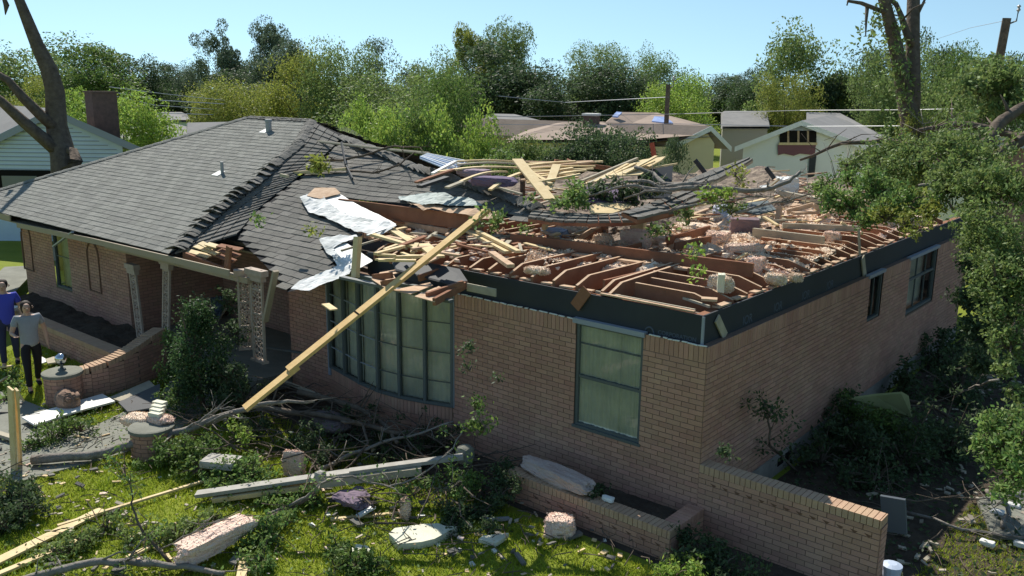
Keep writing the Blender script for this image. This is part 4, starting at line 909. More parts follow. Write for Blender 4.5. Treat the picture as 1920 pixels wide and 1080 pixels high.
LUMPS = [ # px,py,z centre, size(m), mat, rot, label
 (1193,452,2.98,(.44,.36,.36),pink,.25,'square block of pink insulation standing upright in the attic','insulation_block',.9),
 (1198,426,3.10,(.22,.2,.34),woodn,.25,'pale torn wooden block on top of the square insulation block','wood_block',.9),
 (1130,452,3.0,(.30,.2,.22),tan,.5,'ragged insulation tuft just left of the square block','insulation_tuft',.4),
 (1090,460,2.93,(.5,.22,.16),tan,.3,'low insulation strip left of the ragged tuft','insulation_tuft',.4),
 (1262,452,2.93,(.62,.5,.16),tan,.4,'broad striped insulation mound right of the square block','insulation_batt',.5),
 (1345,450,2.98,(.36,.34,.26),pink,.2,'thick pink insulation chunk in the middle of the attic','insulation_batt',.55),
 (1395,470,2.97,(.6,.2,.2),pink,.9,'long pink insulation batt tilted beside the thick chunk','insulation_batt',.75),
 (1418,497,2.98,(.22,.22,.22),pink,.2,'small insulation piece at the end of the long strongback beam','insulation_tuft',.5),
 (1305,428,2.95,(.8,.4,.16),tan,.1,'insulation hump at the back edge below the grey tarp','insulation_batt',.5),
 (1560,445,2.96,(.28,.24,.2),pink,.3,'round pink tuft on the joists near the thin upright stick','insulation_tuft',.4),
 (1455,522,2.92,(.26,.22,.14),tan,.3,'pale insulation clump near the front end of the right hand joists','insulation_tuft',.35),
 (1492,520,2.90,(.16,.14,.10),tan,.8,'grey white insulation wad nearest the right wall edge','insulation_tuft',.35),
 (1350,533,2.95,(.32,.24,.22),tan,.4,'insulation tuft with a yellow slab near the house corner','insulation_tuft',.4),
 (1352,530,3.02,(.09,.16,.24),plaster,.5,'small yellow slab stuck in the tuft near the house corner','board_piece',.9),
 (1008,507,2.93,(.34,.2,.09),tan,.2,'insulation lump between the front joists','insulation_tuft',.3),
 (1040,440,2.95,(.5,.34,.2),mat('bluegrey_wrap', (.30,.36,.48), .8),.3,'blue grey wrapped bundle behind the strongback beam','bundle',.4),
 (1075,432,2.98,(.55,.3,.2),MATS['tan_insulation'],.1,'pale bundle right of the blue grey one','bundle',.4),
 (1355,405,3.06,(.34,.34,.4),mat('grey_drum', (.42,.45,.52), .5, .4),.1,'round pale grey vent drum below the branches','vent_drum',.2),
 (1475,350,3.15,(.5,.4,.45),white,.5,'white broken box behind the bleached branch','broken_box',.8),
 (1515,347,2.9,(.6,.3,.12),tan,.2,'tan cloth heap in front of the white gable house','cloth_heap',.4),
 (1645,325,3.4,(.5,.5,.4),mat('rust_cloth', (.22,.09,.07), .95),.2,'dark red rag ball deep in the fallen foliage','rag',.3),
 (1395,425,3.05,(.5,.3,.3),mat('mauve_board', (.20,.14,.15), .9),.5,'dark mauve box lying behind the insulation','broken_box',.85),
 (1700,412,3.02,(.7,.5,.24),pink,.4,'pink insulation heap under the leaves at the rear of the right wall','insulation_batt',.4),
 (1650,415,3.0,(.5,.4,.2),tan,.1,'yellowish insulation heap under the leaves left of the pink one','insulation_batt',.4),
]
for i, (x, y, z, sz, m, ro_, lb, nm, bx) in enumerate(LUMPS):
    lump(nm, lb, nm.replace('_', ' ').split(' ')[0] if nm != 'broken_box' else 'box', at(x, y, z=z), sz, m, seed=i+3, rot=ro_, boxy=bx, rough_=.05 if bx > .8 else .13)
def plank(x1, y1, q1, x2, y2, q2, w, t, m, label, name='loose_board', up=(0,0,1), mode='z', group=None, bend=0):
    p = at(x1, y1, **{mode: q1}); q = at(x2, y2, **{mode: q2}); b = MB()
    if bend:
        L = np.linalg.norm(q-p); n_ = 7; pts = [p+(q-p)*k/n_+A((0,0,bend*math.sin(math.pi*k/n_))) for k in range(n_+1)]
        d = nrm(q-p); s_ = nrm(np.cross(d, A(up))); u_ = np.cross(s_, d); V = []
        for c in pts: V += [c-s_*w/2-u_*t/2, c+s_*w/2-u_*t/2, c+s_*w/2+u_*t/2, c-s_*w/2+u_*t/2]
        Fc = [(0,3,2,1), (n_*4, n_*4+1, n_*4+2, n_*4+3)]
        for k in range(n_):
            for j in range(4): Fc.append((k*4+j, k*4+(j+1)%4, k*4+4+(j+1)%4, k*4+4+j))
        b.add(V, Fc)
    else: b.bar(p, q, w, t, up)
    return tag(b.build(name, m), label, 'board' if 'board' in name or 'plank' in name else name.replace('_', ' '), group)
# the long pole-like two-by-six leaning over the eave
pA, pB = at(915,392,z=3.75), at(455,762,z=1.4)
plankm = mat('plank_wood', (.68,.47,.21), .7, .2, col2=(.56,.36,.14), vscale=5, bump=.15)
lt = thing('long_plank', 'very long yellow plank leaning from the attic over the eave down toward the lawn', 'plank', tuple(pB))
def along(t): return pB+(pA-pB)*t
dv = nrm(pA-pB); toC = nrm(CP-along(.5)); sdv = nrm(np.cross(dv, toC)); upv = np.cross(sdv, dv)
upt = nrm(toC*.12+A((0,0,1.0))); upt = nrm(upt-dv*np.dot(upt, dv))
b = MB(); b.bar(along(.17), along(1), .14, .045, upt); b.build('plank_length', plankm, lt); b = MB(); b.bar(along(0)-upt*.045, along(.20)-upt*.046, .135, .045, upt); b.build('spliced_end', plankm, lt)
b = MB(); b.bar(along(.44)+upt*.0225, along(.446)+upt*.0225, .141, .004, upt); b.build('shadow_band', dark, lt)  # shadow across the plank, painted as a thin dark strip
PL = [
 (696,439,3.02,797,468,2.98,.10,.04,woodn,'pale board running into the foot of the crossing planks, lower of two',(0,0,1)),
 (727,426,3.05,778,458,3.0,.14,.04,woodn,'short wide pale board angled above the lower one left of the long plank',(0,0,1)),
 (793,458,3.04,822,482,3.0,.20,.03,woodn,'broken knotty board end just under the long plank',(0,0,1)),
 (873,430,3.06,953,473,3.0,.12,.04,woodn,'pale board right of the long plank, nearer of a parallel pair',(0,0,1)),
 (896,434,3.1,972,472,3.05,.08,.04,woodn,'pale board right of the long plank, farther of a parallel pair',(0,0,1)),
 (922,474,3.0,958,499,2.98,.11,.05,woodtop,'short pinkish board resting on the front joists',(0,0,1)),
 (689,441,3.02,740,423,3.1,.05,.02,white,'thin white lath at the edge of the torn underlayment',(0,0,1)),
 (1412,436,3.0,1545,452,3.0,.06,.16,woodg,'brown board on edge across the insulation toward the round tuft',(0,0,1)),
 (1467,423,3.02,1612,429,3.0,.05,.10,woodg,'longer thin board behind the brown board on edge',(0,0,1)),
 (1487,400,3.1,1578,396,3.1,.14,.05,woodtop,'tan board lying level in front of the fallen leaves',(0,0,1)),
 (1475,397,3.1,1524,384,3.25,.05,.09,woodtop,'short board rising to a peak behind the level tan board',(0,0,1)),
 (1524,384,3.25,1545,397,3.1,.05,.09,woodtop,'short board falling from the same peak to the right',(0,0,1)),
 (1536,411,3.0,1556,402,3.1,.06,.09,woodtop,'stubby board end below the level tan board',(0,0,1)),
 (1577,417,3.1,1594,428,3.0,.07,.05,woodn,'small pale offcut standing at the rear of the insulation',(0,0,1)),
 (1463,361,3.2,1537,376,3.15,.10,.10,woodg,'grey brown timber behind the upright pale stub',(0,0,1)),
 (1440,352,3.2,1460,336,3.5,.05,.05,woodg,'crossed stick in front of the white gable house wall',(0,0,1)),
 (1592,357,3.2,1652,371,3.15,.07,.05,woodtop,'pale board among the leaves at the back',(0,0,1)),
 (1595,304,3.9,1581,336,3.3,.09,.06,woodr,'reddish brown post end standing up among the leaves',(0,1,0)),
 (1100,452,2.95,1118,437,3.1,.04,.09,woodr,'upper of two short rafters left of the insulation tuft',(0,0,1)),
 (1080,450,2.95,1110,433,3.1,.04,.09,woodtop,'lower of two short rafters left of the insulation tuft',(0,0,1)),
 (1250,452,3.0,1330,430,3.02,.05,.14,woodr,'dark joist lying across the mound behind the square block',(0,0,1)),
 (1265,462,3.0,1332,449,3.02,.04,.12,woodr,'second dark joist in front of the mound behind the square block',(0,0,1)),
 (1380,487,3.0,1400,475,3.06,.04,.03,woodn,'pale stick leaning on the tilted pink batt',(0,0,1)),
 (700,452,2.98,722,446,2.98,.03,.03,woodtop,'thin pale lath inside the dark attic at left',(0,0,1)),
 (640,470,2.95,700,452,2.98,.03,.03,woodg,'grey lath beside the yellow upright post',(0,0,1)),
 (1240,545,2.86,1330,575,2.84,.03,.03,woodg,'thin grey lath along the front plate near the corner',(0,0,1)),
 (1315,560,2.9,1345,562,2.9,.12,.03,woodtop,'small tan board end lying at the near corner of the attic',(0,0,1)),
 (526,328,15.6,540,331,15.5,.05,.05,woodg,'dark splintered stub at the left end of the long board on the roof',(0,0,1)),
]
for r_ in PL:
    md = 'z' if r_[2] < 10 else 'd'
    plank(r_[0], r_[1], r_[2], r_[3], r_[4], r_[5], r_[6], r_[7], r_[8], r_[9], up=r_[10], mode=md)
# upright posts
def post(x, yt, yb, zb, w, m, label, dx=0, name='upright_post'):
    p = at(x, yb, z=zb); dd = (p-CP)@_f; q = at(x+dx, yt, d=dd); b = MB(); b.bar(p, q, w, w*.7, (0,1,0)); return tag(b.build(name, m), label, 'post')
post(666, 444, 520, 2.66, .11, woodn, 'yellow post standing at the torn roof edge above the bow window', 5)
post(1458, 386, 416, 2.95, .10, woodtop, 'pale stub standing upright in the rubble', 4)
post(1612, 430, 479, 2.85, .035, woodg, 'thin grey stick standing on the right wall edge', -2, 'upright_stick')
post(980, 298, 368, 3.45, .08, bark, 'dark upright stub in front of the lumber heap', 0)
post(1018, 415, 440, 2.95, .09, woodn, 'short pale stub by the sagging shingles', 6)
post(1325, 300, 328, 3.3, .10, board_bk, 'black plank end standing against the cream house', -22)
post(1452, 314, 335, 3.3, .09, board_bk, 'dark plank end at the foot of the white gable house', -16)
post(1228, 268, 300, 3.9, .09, mat('orange_paint', (.45,.10,.05), .8), 'thin orange painted stake behind the lumber heap', -6)
post(1390, 318, 345, 3.2, .09, woodn, 'yellow stub at the end of the tipped roof slab', 6)
# ---- lumber heap at the back (collapsed roof deck)
HP = [ # x1,y1,d1,x2,y2,d2,w,t,mat,label,bend
 (811,326,15.6,854,303,16.2,.07,.04,white,'white board lying across the blue metal sheet',0),
 (824,322,15.6,978,315,16.4,.12,.03,woodn,'long tan board below the blue metal sheet',.05),
 (854,303,16.4,978,304,17,.07,.03,woodn,'pale board running right from the top of the white one',.03),
 (858,309,16.2,980,309,16.8,.09,.03,woodg,'greyish board under the topmost pale board',.04),
 (780,342,15,850,318,15.6,.09,.03,woodr,'dark brown board at the left end of the lumber heap',0),
 (786,350,14.9,838,333,15.3,.14,.05,board_bk,'short black plank on the shingles at the left of the heap',0),
 (838,352,14.7,866,341,15,.10,.03,woodg,'small brown offcut on the shingles below the curved board',0),
 (863,341,15,950,322,15.8,.07,.03,woodn,'curved pale board arching over the purple cloth',.06),
 (919,356,14.8,978,324,15.6,.08,.03,woodn,'pale board slanting up to the dark upright stub',.04),
 (926,349,15,978,364,14.6,.05,.03,woodg,'thin grey board at the lower edge of the heap',0),
 (970,299,16,1031,374,14.4,.20,.03,woodn,'wide yellow board slanting down in front of the heap',0),
 (996,323,15.7,1033,345,15,.08,.03,woodn,'pale board crossing behind the wide yellow one',0),
 (1026,357,14.9,1044,309,15.8,.15,.03,woodn,'yellow board leaning right beside the wide yellow one',0),
 (1040,303,16.5,1145,316,16.8,.10,.08,woodr,'reddish timber lying on top of the heap',0),
 (1062,300,16.7,1075,306,16.7,.3,.05,woodr,'dark red board end on top of the heap',0),
 (1090,340,15.4,1195,297,16.4,.05,.04,woodg,'thin grey rafter rising along the right of the heap',0),
 (1215,316,16,1270,307,16,.04,.03,woodn,'narrow pale strip beyond the tipped plywood sheets',0),
]
for r_ in HP: plank(r_[0], r_[1], r_[2], r_[3], r_[4], r_[5], r_[6], r_[7], r_[8], r_[9], mode='d', bend=r_[10])
rr = random.Random(21)
for k in range(15):
    y0 = 303+k*2.9; x0 = 982+rr.uniform(-6,16); x1 = x0+rr.uniform(90,150)-k*2; slope = rr.uniform(-.10,.05)-(.10 if k > 8 else 0)
    d0 = 16.6-k*.11
    plank(x0, y0, d0, x1, y0+(x1-x0)*slope, d0+.2, rr.uniform(.07,.11), .03, woodn if k % 4 else woodtop, 'pale roof board in the layered stack right of the dark upright stub', 'stacked_board', mode='d', group='layered pale boards of the collapsed roof', bend=rr.uniform(-.03,.03))
for k in range(12):
    x0 = 1075+k*9+rr.uniform(-4,4); y0 = 350-k*2.2; plank(x0, y0, 15.3, x0+rr.uniform(50,80), y0-rr.uniform(24,34), 16.1, .06, .025, woodn if k % 3 else woodg, 'pale lath slanting up to the right at the right of the lumber heap', 'slanted_lath', mode='d', group='slanting laths at the right of the heap')
def sheet_poly(name, label, cat, pts, m, mode='d', th=.02, nrm_=(0,0,1)):
    P = [at(x, y, **{mode: q}) for x, y, q in pts]; b = MB(); b.prism(P, A(nrm_)*th); return tag(b.build(name, m), label, cat)
sheet_poly('plywood_sheet', 'upper of two tipped plywood sheets at the right of the heap', 'plywood', [(1160,316,15.9),(1205,301,16.5),(1248,295,17),(1240,302,16.6),(1216,315,16)], woodn)
sheet_poly('plywood_sheet', 'lower of two tipped plywood sheets at the right of the heap', 'plywood', [(1140,330,15.4),(1186,319,15.8),(1216,317,15.9),(1202,329,15.4),(1165,331,15.2)], woodn)
sheet_poly('plywood_sheet', 'small yellow plywood sheet lying above the long sagging slab', 'plywood', [(1104,391,14.2),(1120,382,14.6),(1187,383,14.8),(1181,391,14.5),(1148,402,14.1),(1108,401,14)], woodn)
sheet_poly('dark_board', 'dark sheet painted as the shade of the cavity under the plywood sheets', 'panel', [(1195,330,15.8),(1216,318,16),(1262,308,16.4),(1258,372,15.4),(1200,375,15)], board_bk)  # cavity shade, put in as a flat dark sheet
sheet_poly('dark_board', 'dark mauve panel below the slanting laths', 'panel', [(1100,352,15.2),(1200,350,15.3),(1196,385,14.8),(1100,380,14.6)], purple)
bm = thing('metal_sheet', 'ribbed pale blue metal sheet at the left end of the lumber heap', 'metal sheet', tuple(at(825,308,d=16.4)))
P = [at(787,298,d=16.6), at(802,291,d=17.2), at(876,304,d=17.0), at(846,322,d=15.9)]
b = MB(); b.prism(P, (0,0,.02)); b.build('sheet_panel', bluem, bm)
for k in range(6):
    t_ = (k+.5)/6; b = MB(); b.bar(P[0]+(P[3]-P[0])*0+(P[1]-P[0])*t_+A((0,0,.035)), P[3]+(P[2]-P[3])*t_+A((0,0,.035)), .035, .03); b.build('rib', white if k % 2 else bluem, bm)
lump('purple_cloth', 'dark purple cloth bulging under the curved board', 'cloth', at(925,340,d=15.2), (.8,.35,.16), purple, seed=9, rot=.4, boxy=.4)
lump('purple_cloth', 'faded mauve cloth behind the curved board', 'cloth', at(890,324,d=15.8), (.6,.3,.14), mat('mauve_cloth', (.30,.22,.26), .9), seed=10, rot=.2, boxy=.4)
sheet_poly('grey_tarp', 'crumpled grey green tarp under the branch at the back', 'tarp', [(1375,395,14.2),(1400,382,14.6),(1440,378,15),(1455,395,14.2),(1420,404,13.8)], mat('grey_tarp', (.12,.15,.15), .8, bump=.8, bscale=6, col2=(.07,.08,.09), vscale=3))
sheet_poly('metal_flashing', 'small bent galvanised strip standing behind the insulation', 'flashing', [(1352,414,3.0),(1356,416,3.0),(1374,402,3.25),(1372,399,3.25)], metal, 'z')
sheet_poly('white_board', 'white board end behind the bleached branch', 'board', [(1424,350,3.2),(1462,343,3.25),(1470,347,3.2),(1430,356,3.15)], white, 'z')
# many short splinters of lath and lumber mixed through the attic
rr = random.Random(31); tri = []
def splinters(n, poly, z, label, grp, seed, lmin=.25, lmax=.9, mats=(woodtop, woodr, woodg, woodn)):
    r = random.Random(seed); xs = [p[0] for p in poly]; ys = [p[1] for p in poly]; k = 0
    while k < n:
        x, y = r.uniform(min(xs), max(xs)), r.uniform(min(ys), max(ys))
        if not inpoly(x, y, poly): continue
        p = at(x, y, z=z+r.uniform(0,.12)); a = r.choice([0, 1.57, r.uniform(0,3.14), r.uniform(0,3.14)]); l = r.uniform(lmin, lmax); dz = r.uniform(-.12,.2); d = A((math.cos(a), math.sin(a), dz))*l/2
        b = MB(); b.bar(p-d, p+d, r.uniform(.04,.10), r.uniform(.02,.04)); tag(b.build('splintered_lumber', r.choice(mats)), label, 'lumber scrap', grp); k += 1
splinters(90, [(1240,375),(1480,345),(1640,360),(1700,400),(1560,420),(1480,415),(1380,420),(1260,405)], 2.95, 'short broken piece of lumber in the rubble at the back of the attic', 'broken lumber at the back of the attic', 1)
splinters(75, [(830,440),(940,440),(1120,430),(1100,460),(960,470),(850,480)], 2.92, 'short broken piece of lumber between the long plank and the square block', 'broken lumber in the middle of the attic', 2, .2, .7, (woodr, woodtop, woodr, woodg, woodn))
splinters(18, [(680,400),(850,420),(880,440),(800,470),(700,440)], 2.95, 'short broken piece of lumber in the dark hollow below the ridge beam', 'broken lumber below the ridge beam', 3, .2, .7)
splinters(34, [(1440,310),(1560,330),(1700,390),(1560,400),(1480,370)], 3.05, 'short broken piece of lumber before the white gable house', 'broken lumber before the white gable', 4, .3, .9)
# chips of insulation fluff
def fluff(n, poly, z, name, label, grp, seed, m, s0=.05, s1=.16):
    r = random.Random(seed); xs = [p[0] for p in poly]; ys = [p[1] for p in poly]; k = 0; b = MB()
    while k < n:
        x, y = r.uniform(min(xs), max(xs)), r.uniform(min(ys), max(ys))
        if not inpoly(x, y, poly): continue
        p = at(x, y, z=z)+A((0,0,r.uniform(0,.12))); s_ = r.uniform(s0, s1); V = []
        for i in range(8): V.append(p+A(((1 if i & 1 else -1)*r.uniform(.3,1), (1 if i & 2 else -1)*r.uniform(.3,1), (1 if i & 4 else -1)*r.uniform(.2,.6)))*s_/2)
        b.add(V, [(0,2,3,1),(4,5,7,6),(0,1,5,4),(2,6,7,3),(0,4,6,2),(1,3,7,5)]); k += 1
    return kind(b.build(name, m), 'stuff')
fluff(160, [(1180,450),(1290,425),(1420,405),(1600,425),(1500,480),(1420,500),(1250,478)], 2.88, 'insulation_fluff', '', '', 5, tan)
fluff(50, [(985,512),(1060,472),(1240,488),(1160,500)], 2.88, 'insulation_fluff', '', '', 6, tan, .03, .1)
fluff(70, [(760,460),(930,460),(960,490),(800,500)], 2.86, 'insulation_fluff', '', '', 7, pink)
fluff(260, [(1000,430),(1250,425),(1480,375),(1750,410),(1560,430),(1100,455)], 2.85, 'attic_crumbs', '', '', 8, MATS['rubble'])
# things on the sound roof
def onA(x, y, h=.03): p = onroof(x, y, Y0=-.6); return p+A((0,0,h))
b = MB(); b.bar(onA(540,330,.06), onA(651,322,.06), .12, .05); b.bar(onA(538,326,.05), onA(600,329,.04), .08, .04); tag(b.build('loose_board', woodn), 'yellow brown board lying alone on the dark roof slope', 'board')
b = MB(); b.bar(onA(641,289,.25), onA(648,318,.1), .05, .03, (0,1,0)); b.bar(onA(648,316,.08), onA(661,340,.05), .05, .03, (0,1,0)); tag(b.build('broken_lath', board_bk), 'thin dark broken lath standing by the lone board on the roof', 'lath')
b = MB(); b.tube([onA(545,269,.12), onA(640,283,.15), onA(720,293,.15), onA(805,307,.2)], .03, 6); tag(b.build('bent_pole', woodg), 'long thin brown pole lying across the upper roof', 'pole')
def bigbranch(name, label, pts, r0, r1, m, ntw=0, tl=.5, leaf=None, nl=0, ls=.08, seed=1, cat='branch', spread=.12, lpt=18, group=None, wig=.02, up=.2):
    P = [A(p) for p in pts]; r = random.Random(seed); nr = np.random.default_rng(seed); t = thing(name, label, cat, tuple(P[0]), group); Q = []
    for i in range(len(P)-1):
        for k in range(3): Q.append(P[i]+(P[i+1]-P[i])*k/3+A([r.uniform(-wig,wig) for _ in range(3)])*(1 if k else 0))
    Q.append(P[-1]); b = MB(); n = len(Q); b.tube(Q, [r0+(r1-r0)*i/(n-1) for i in range(n)], 8)
    C = []
    for k in range(ntw):
        f_ = r.uniform(.08, 1)*(n-1); i = min(int(f_), n-2); s_ = Q[i]+(Q[i+1]-Q[i])*(f_-i); d = nrm(Q[i+1]-Q[i]); v = nrm(d*r.uniform(.2,1)+A((r.uniform(-1,1), r.uniform(-1,1), r.uniform(-.3,1)*up*3)))
        l = tl*r.uniform(.4,1.2); e1 = s_+v*l*.5+A((0,0,r.uniform(-.05,.06))); e2 = s_+v*l+A([r.uniform(-.1,.1)*l for _ in range(3)]); rr0 = (r0+(r1-r0)*f_/(n-1))
        b.tube([s_, e1, e2], [max(.006, rr0*.4), max(.005, rr0*.25), .003], 5)
        if r.random() < .7: e3 = e1+nrm(A((r.uniform(-1,1), r.uniform(-1,1), r.uniform(-.4,.8))))*l*.45; b.tube([e1, e3], [.006, .003], 4); e_ = [e2, e3]
        else: e_ = [e2]
        if leaf:
            for e in e_:
                m_n = max(3, int(nl/(ntw*1.7))); C.append(e+nr.normal(size=(m_n,3))*spread)
    b.build('limb', m, t, smooth=True)
    if leaf and C:
        V, Qd = leafquads(np.concatenate(C), ls, seed); me = fastmesh('foliage', V, Qd); link('foliage', me, leaf, t)
    return t
def G(x, y, z=.08): return at(x, y, z=z)
D = lambda x, y, d: at(x, y, d=d)
def tuft(name, label, blobs, n, m, ls, seed, cat='foliage', stems=True, group=None):
    """leaf mass: blobs = [(x,y,q,rpx,mode)]"""
    r = np.random.default_rng(seed); C = []; t = None; b = MB(); cs = []
    for (x, y, q, rp, md) in blobs:
        c = at(x, y, **{md: q}); dd = (c-CP)@_f; R = rp*dd/F; cs.append((c, R))
    tot = sum(R**2 for c, R in cs); t = thing(name, label, cat, tuple(cs[0][0]), group)
    for c, R in cs:
        k = int(n*R*R/tot); nc = max(4, k//26); cc = r.normal(size=(nc,3))*R*.62; cc[:,2] *= .85; wv = r.uniform(.3,1,nc)**1.5; wv /= wv.sum()
        cc = cc+c; cc[:,2] = np.maximum(cc[:,2], .03 if c[2] < 1.6 else -99)
        P = cc[r.choice(nc, k, p=wv)]+r.normal(size=(k,3))*max(ls*.8, min(R*.14, .11))*[1,1,.8]; P[:,2] = np.maximum(P[:,2], .015); C.append(P)
        if stems:
            for i in range(min(nc, 26)): b.tube([c-A((0,0,R*.5)) if c[2]-R*.5 > 0 else A((c[0],c[1],0.02)), (c+cc[i])/2+r.normal(size=3)*R*.08, cc[i]], [.014,.009,.004], 4)
    V, Q = leafquads(np.concatenate(C), ls, seed); me = fastmesh('foliage', V, Q); link('foliage', me, m, t)
    if b.n: b.build('stems', bark, t)
    return t
# branches on the roof and heap
for k, (lb, pts, r0, r1, m) in enumerate([
 ('thin dark branch curving across the middle roof slope',[onA(600,308,.08),onA(640,312,.12),onA(700,300,.15),onA(740,292,.2),onA(790,300,.25)],.03,.015,bark),
 ('second thin branch lying below the first on the roof slope',[onA(655,325,.05),onA(700,330,.06),onA(750,318,.1),onA(780,303,.2)],.025,.012,bark),
 ('grey branch arching over the dark hollow, highest of the fan',[D(1190,313,15.2),D(1225,325,15),D(1245,345,14.6),D(1285,345,14.4),D(1330,346,14.2)],.03,.05,barkg),
 ('grey branch arching over the dark hollow, second of the fan',[D(1120,350,15),D(1175,340,14.8),D(1215,340,14.6),D(1240,352,14.4),D(1300,345,14.2)],.02,.04,barkg),
 ('grey branch arching over the dark hollow, third of the fan',[D(1100,368,14.6),D(1155,352,14.5),D(1190,348,14.4),D(1240,356,14.3),D(1310,352,14.1)],.015,.04,barkg),
 ('thick grey limb lying level over the rear of the attic to the right',[D(1270,350,14.3),D(1320,352,14.1),D(1400,358,13.9),D(1450,352,13.8),D(1480,340,13.8),D(1500,322,13.9)],.05,.025,barkg),
 ('short grey twigs below the fan of branches',[D(1170,372,14.4),D(1210,358,14.2),D(1260,362,14.1)],.015,.02,barkg),
 ('bleached bare branch in the middle of the fallen leaves',[D(1722,348,12.6),D(1752,343,12.5),D(1763,328,12.6),D(1773,316,12.8)],.02,.045,barkg),
 ('pale forked twig standing in the leaves near the rear corner',[D(1640,392,12.8),D(1670,385,12.7),D(1692,374,12.7),D(1694,397,12.4)],.018,.02,barkg)]):
    bigbranch('fallen_branch', lb, pts, r0, r1, m, ntw=5, tl=.4, seed=k+40, wig=.015)
tuft('leafy_tuft','yellow green leafy tuft behind the lone board on the roof',[(597,312,15.3,15,'d')],220,Lyel,.10,1)
tuft('leafy_tuft','tiny green sprig lowest on the left roof slope',[(484,412,14.1,8,'d')],60,Lnear,.08,2,stems=False)
tuft('leafy_tuft','tiny green sprig above the torn underlayment',[(586,430,12.4,7,'d')],50,Lyel,.07,3,stems=False)
tuft('leafy_mass','green leaves hanging in the hollow in front of the lumber heap',[(1075,360,14.6,20,'d'),(1055,380,14.2,12,'d'),(1095,378,14.2,12,'d'),(995,372,14,6,'d')],800,Lnear,.08,4)
tuft('leafy_tuft','bright leafy tuft hanging from the thick grey limb',[(1330,366,13.7,12,'d'),(1352,362,13.8,10,'d')],260,Lbr,.08,5)
tuft('leafy_tuft','yellow sprig on the stub of the tipped slab',[(1378,325,14.6,11,'d')],90,Lyel,.09,6)
tuft('leafy_tuft','small green leaves dangling right of the square block',[(1230,430,13,12,'d'),(1250,425,13.2,8,'d')],160,Lnear,.08,7)
tuft('leafy_tuft','small bright sprig among the insulation',[(1305,470,11.8,9,'d')],60,Lbr,.08,8,stems=False)
tuft('leafy_tuft','leaf sprig at the top end of the long plank',[(928,402,12.6,12,'d'),(900,415,12.4,6,'d')],120,Lnear,.08,9)
tuft('leafy_tuft','small green sprig beside the tuft near the corner',[(1312,508,10.8,6,'d')],40,Lbr,.07,10,stems=False)
# fallen tree over the rear right corner: several leafy limbs
FT = [
 ('fallen_tree','upper part of the fallen leafy crown, in front of the tan hip roof',[(1640,300,14.5,34,'d'),(1680,290,14.2,34,'d'),(1720,300,13.8,40,'d'),(1660,330,13.6,34,'d'),(1590,310,14,14,'d')],9500,Lol,.062),
 ('fallen_tree','bright low leaves draped over the rear of the attic',[(1545,350,13.8,18,'d'),(1560,372,13.4,20,'d'),(1600,388,13.2,22,'d'),(1640,355,13,30,'d'),(1690,375,12.6,32,'d'),(1620,410,12.8,14,'d'),(1590,330,13.6,14,'d'),(1655,395,12.6,22,'d')],6500,Lnear,.062),
 ('fallen_tree','yellowish leaves spilling onto the top of the right wall',[(1660,405,12.4,22,'d'),(1700,418,12,20,'d'),(1740,395,12.2,26,'d'),(1720,432,11.6,12,'d')],1700,Lyel,.055),
 ('fallen_tree','leafy crown at the right edge between the pole and the right wall',[(1790,280,13,45,'d'),(1840,300,12.4,48,'d'),(1780,340,12.4,45,'d'),(1850,360,11.8,48,'d'),(1900,340,11.5,45,'d')],13000,Lol,.060),
 ('hanging_foliage','curtain of leaves hanging down beyond the right wall end',[(1850,430,11.2,45,'d'),(1890,480,10.8,45,'d'),(1870,530,10.6,36,'d'),(1900,580,10.4,36,'d'),(1895,640,10.2,28,'d'),(1885,690,10,16,'d'),(1915,520,10.5,30,'d'),(1908,735,9.8,16,'d'),(1900,775,9.5,16,'d')],14000,Lol,.055),
 ('sunlit_bush','sunlit leafy bush at the lower right edge',[(1870,800,9,26,'d'),(1890,840,8.8,34,'d'),(1850,850,8.9,20,'d'),(1905,890,8.6,30,'d'),(1915,820,8.7,26,'d'),(1880,915,8.5,14,'d')],3600,Lnear,.055),
 ('sapling_crown','airy leaves beside the tall wooden pole at the right edge',[(1880,170,19,42,'d'),(1840,165,19,26,'d'),(1905,200,18.8,36,'d'),(1860,140,19.2,26,'d')],3600,Lol,.12),
 ('dark_brush','dark brush pile on the ground beside the right wall, farther part',[(1760,660,.35,40,'z'),(1700,720,.3,36,'z'),(1800,720,.3,50,'z'),(1850,660,.4,50,'z')],4500,Ldk,.09),
 ('dark_brush','dark brush pile in the corner behind the garden wall',[(1560,790,.25,50,'z'),(1620,830,.25,60,'z'),(1540,850,.2,40,'z'),(1700,850,.25,60,'z'),(1780,820,.3,60,'z'),(1640,890,.2,50,'z')],7500,Ldk,.075),
 ('dark_brush','dark leafy brush in front of the yellow green board',[(1590,765,.5,22,'z'),(1630,785,.5,26,'z'),(1680,800,.4,26,'z')],2200,Lmid,.07),
]
for i, (nm, lb, bl, n, m, ls) in enumerate(FT): tuft(nm, lb, bl, n, m, ls, 50+i, cat={'fallen_tree':'fallen tree','hanging_foliage':'foliage','sunlit_bush':'bush','sapling_crown':'foliage','dark_brush':'brush'}[nm])
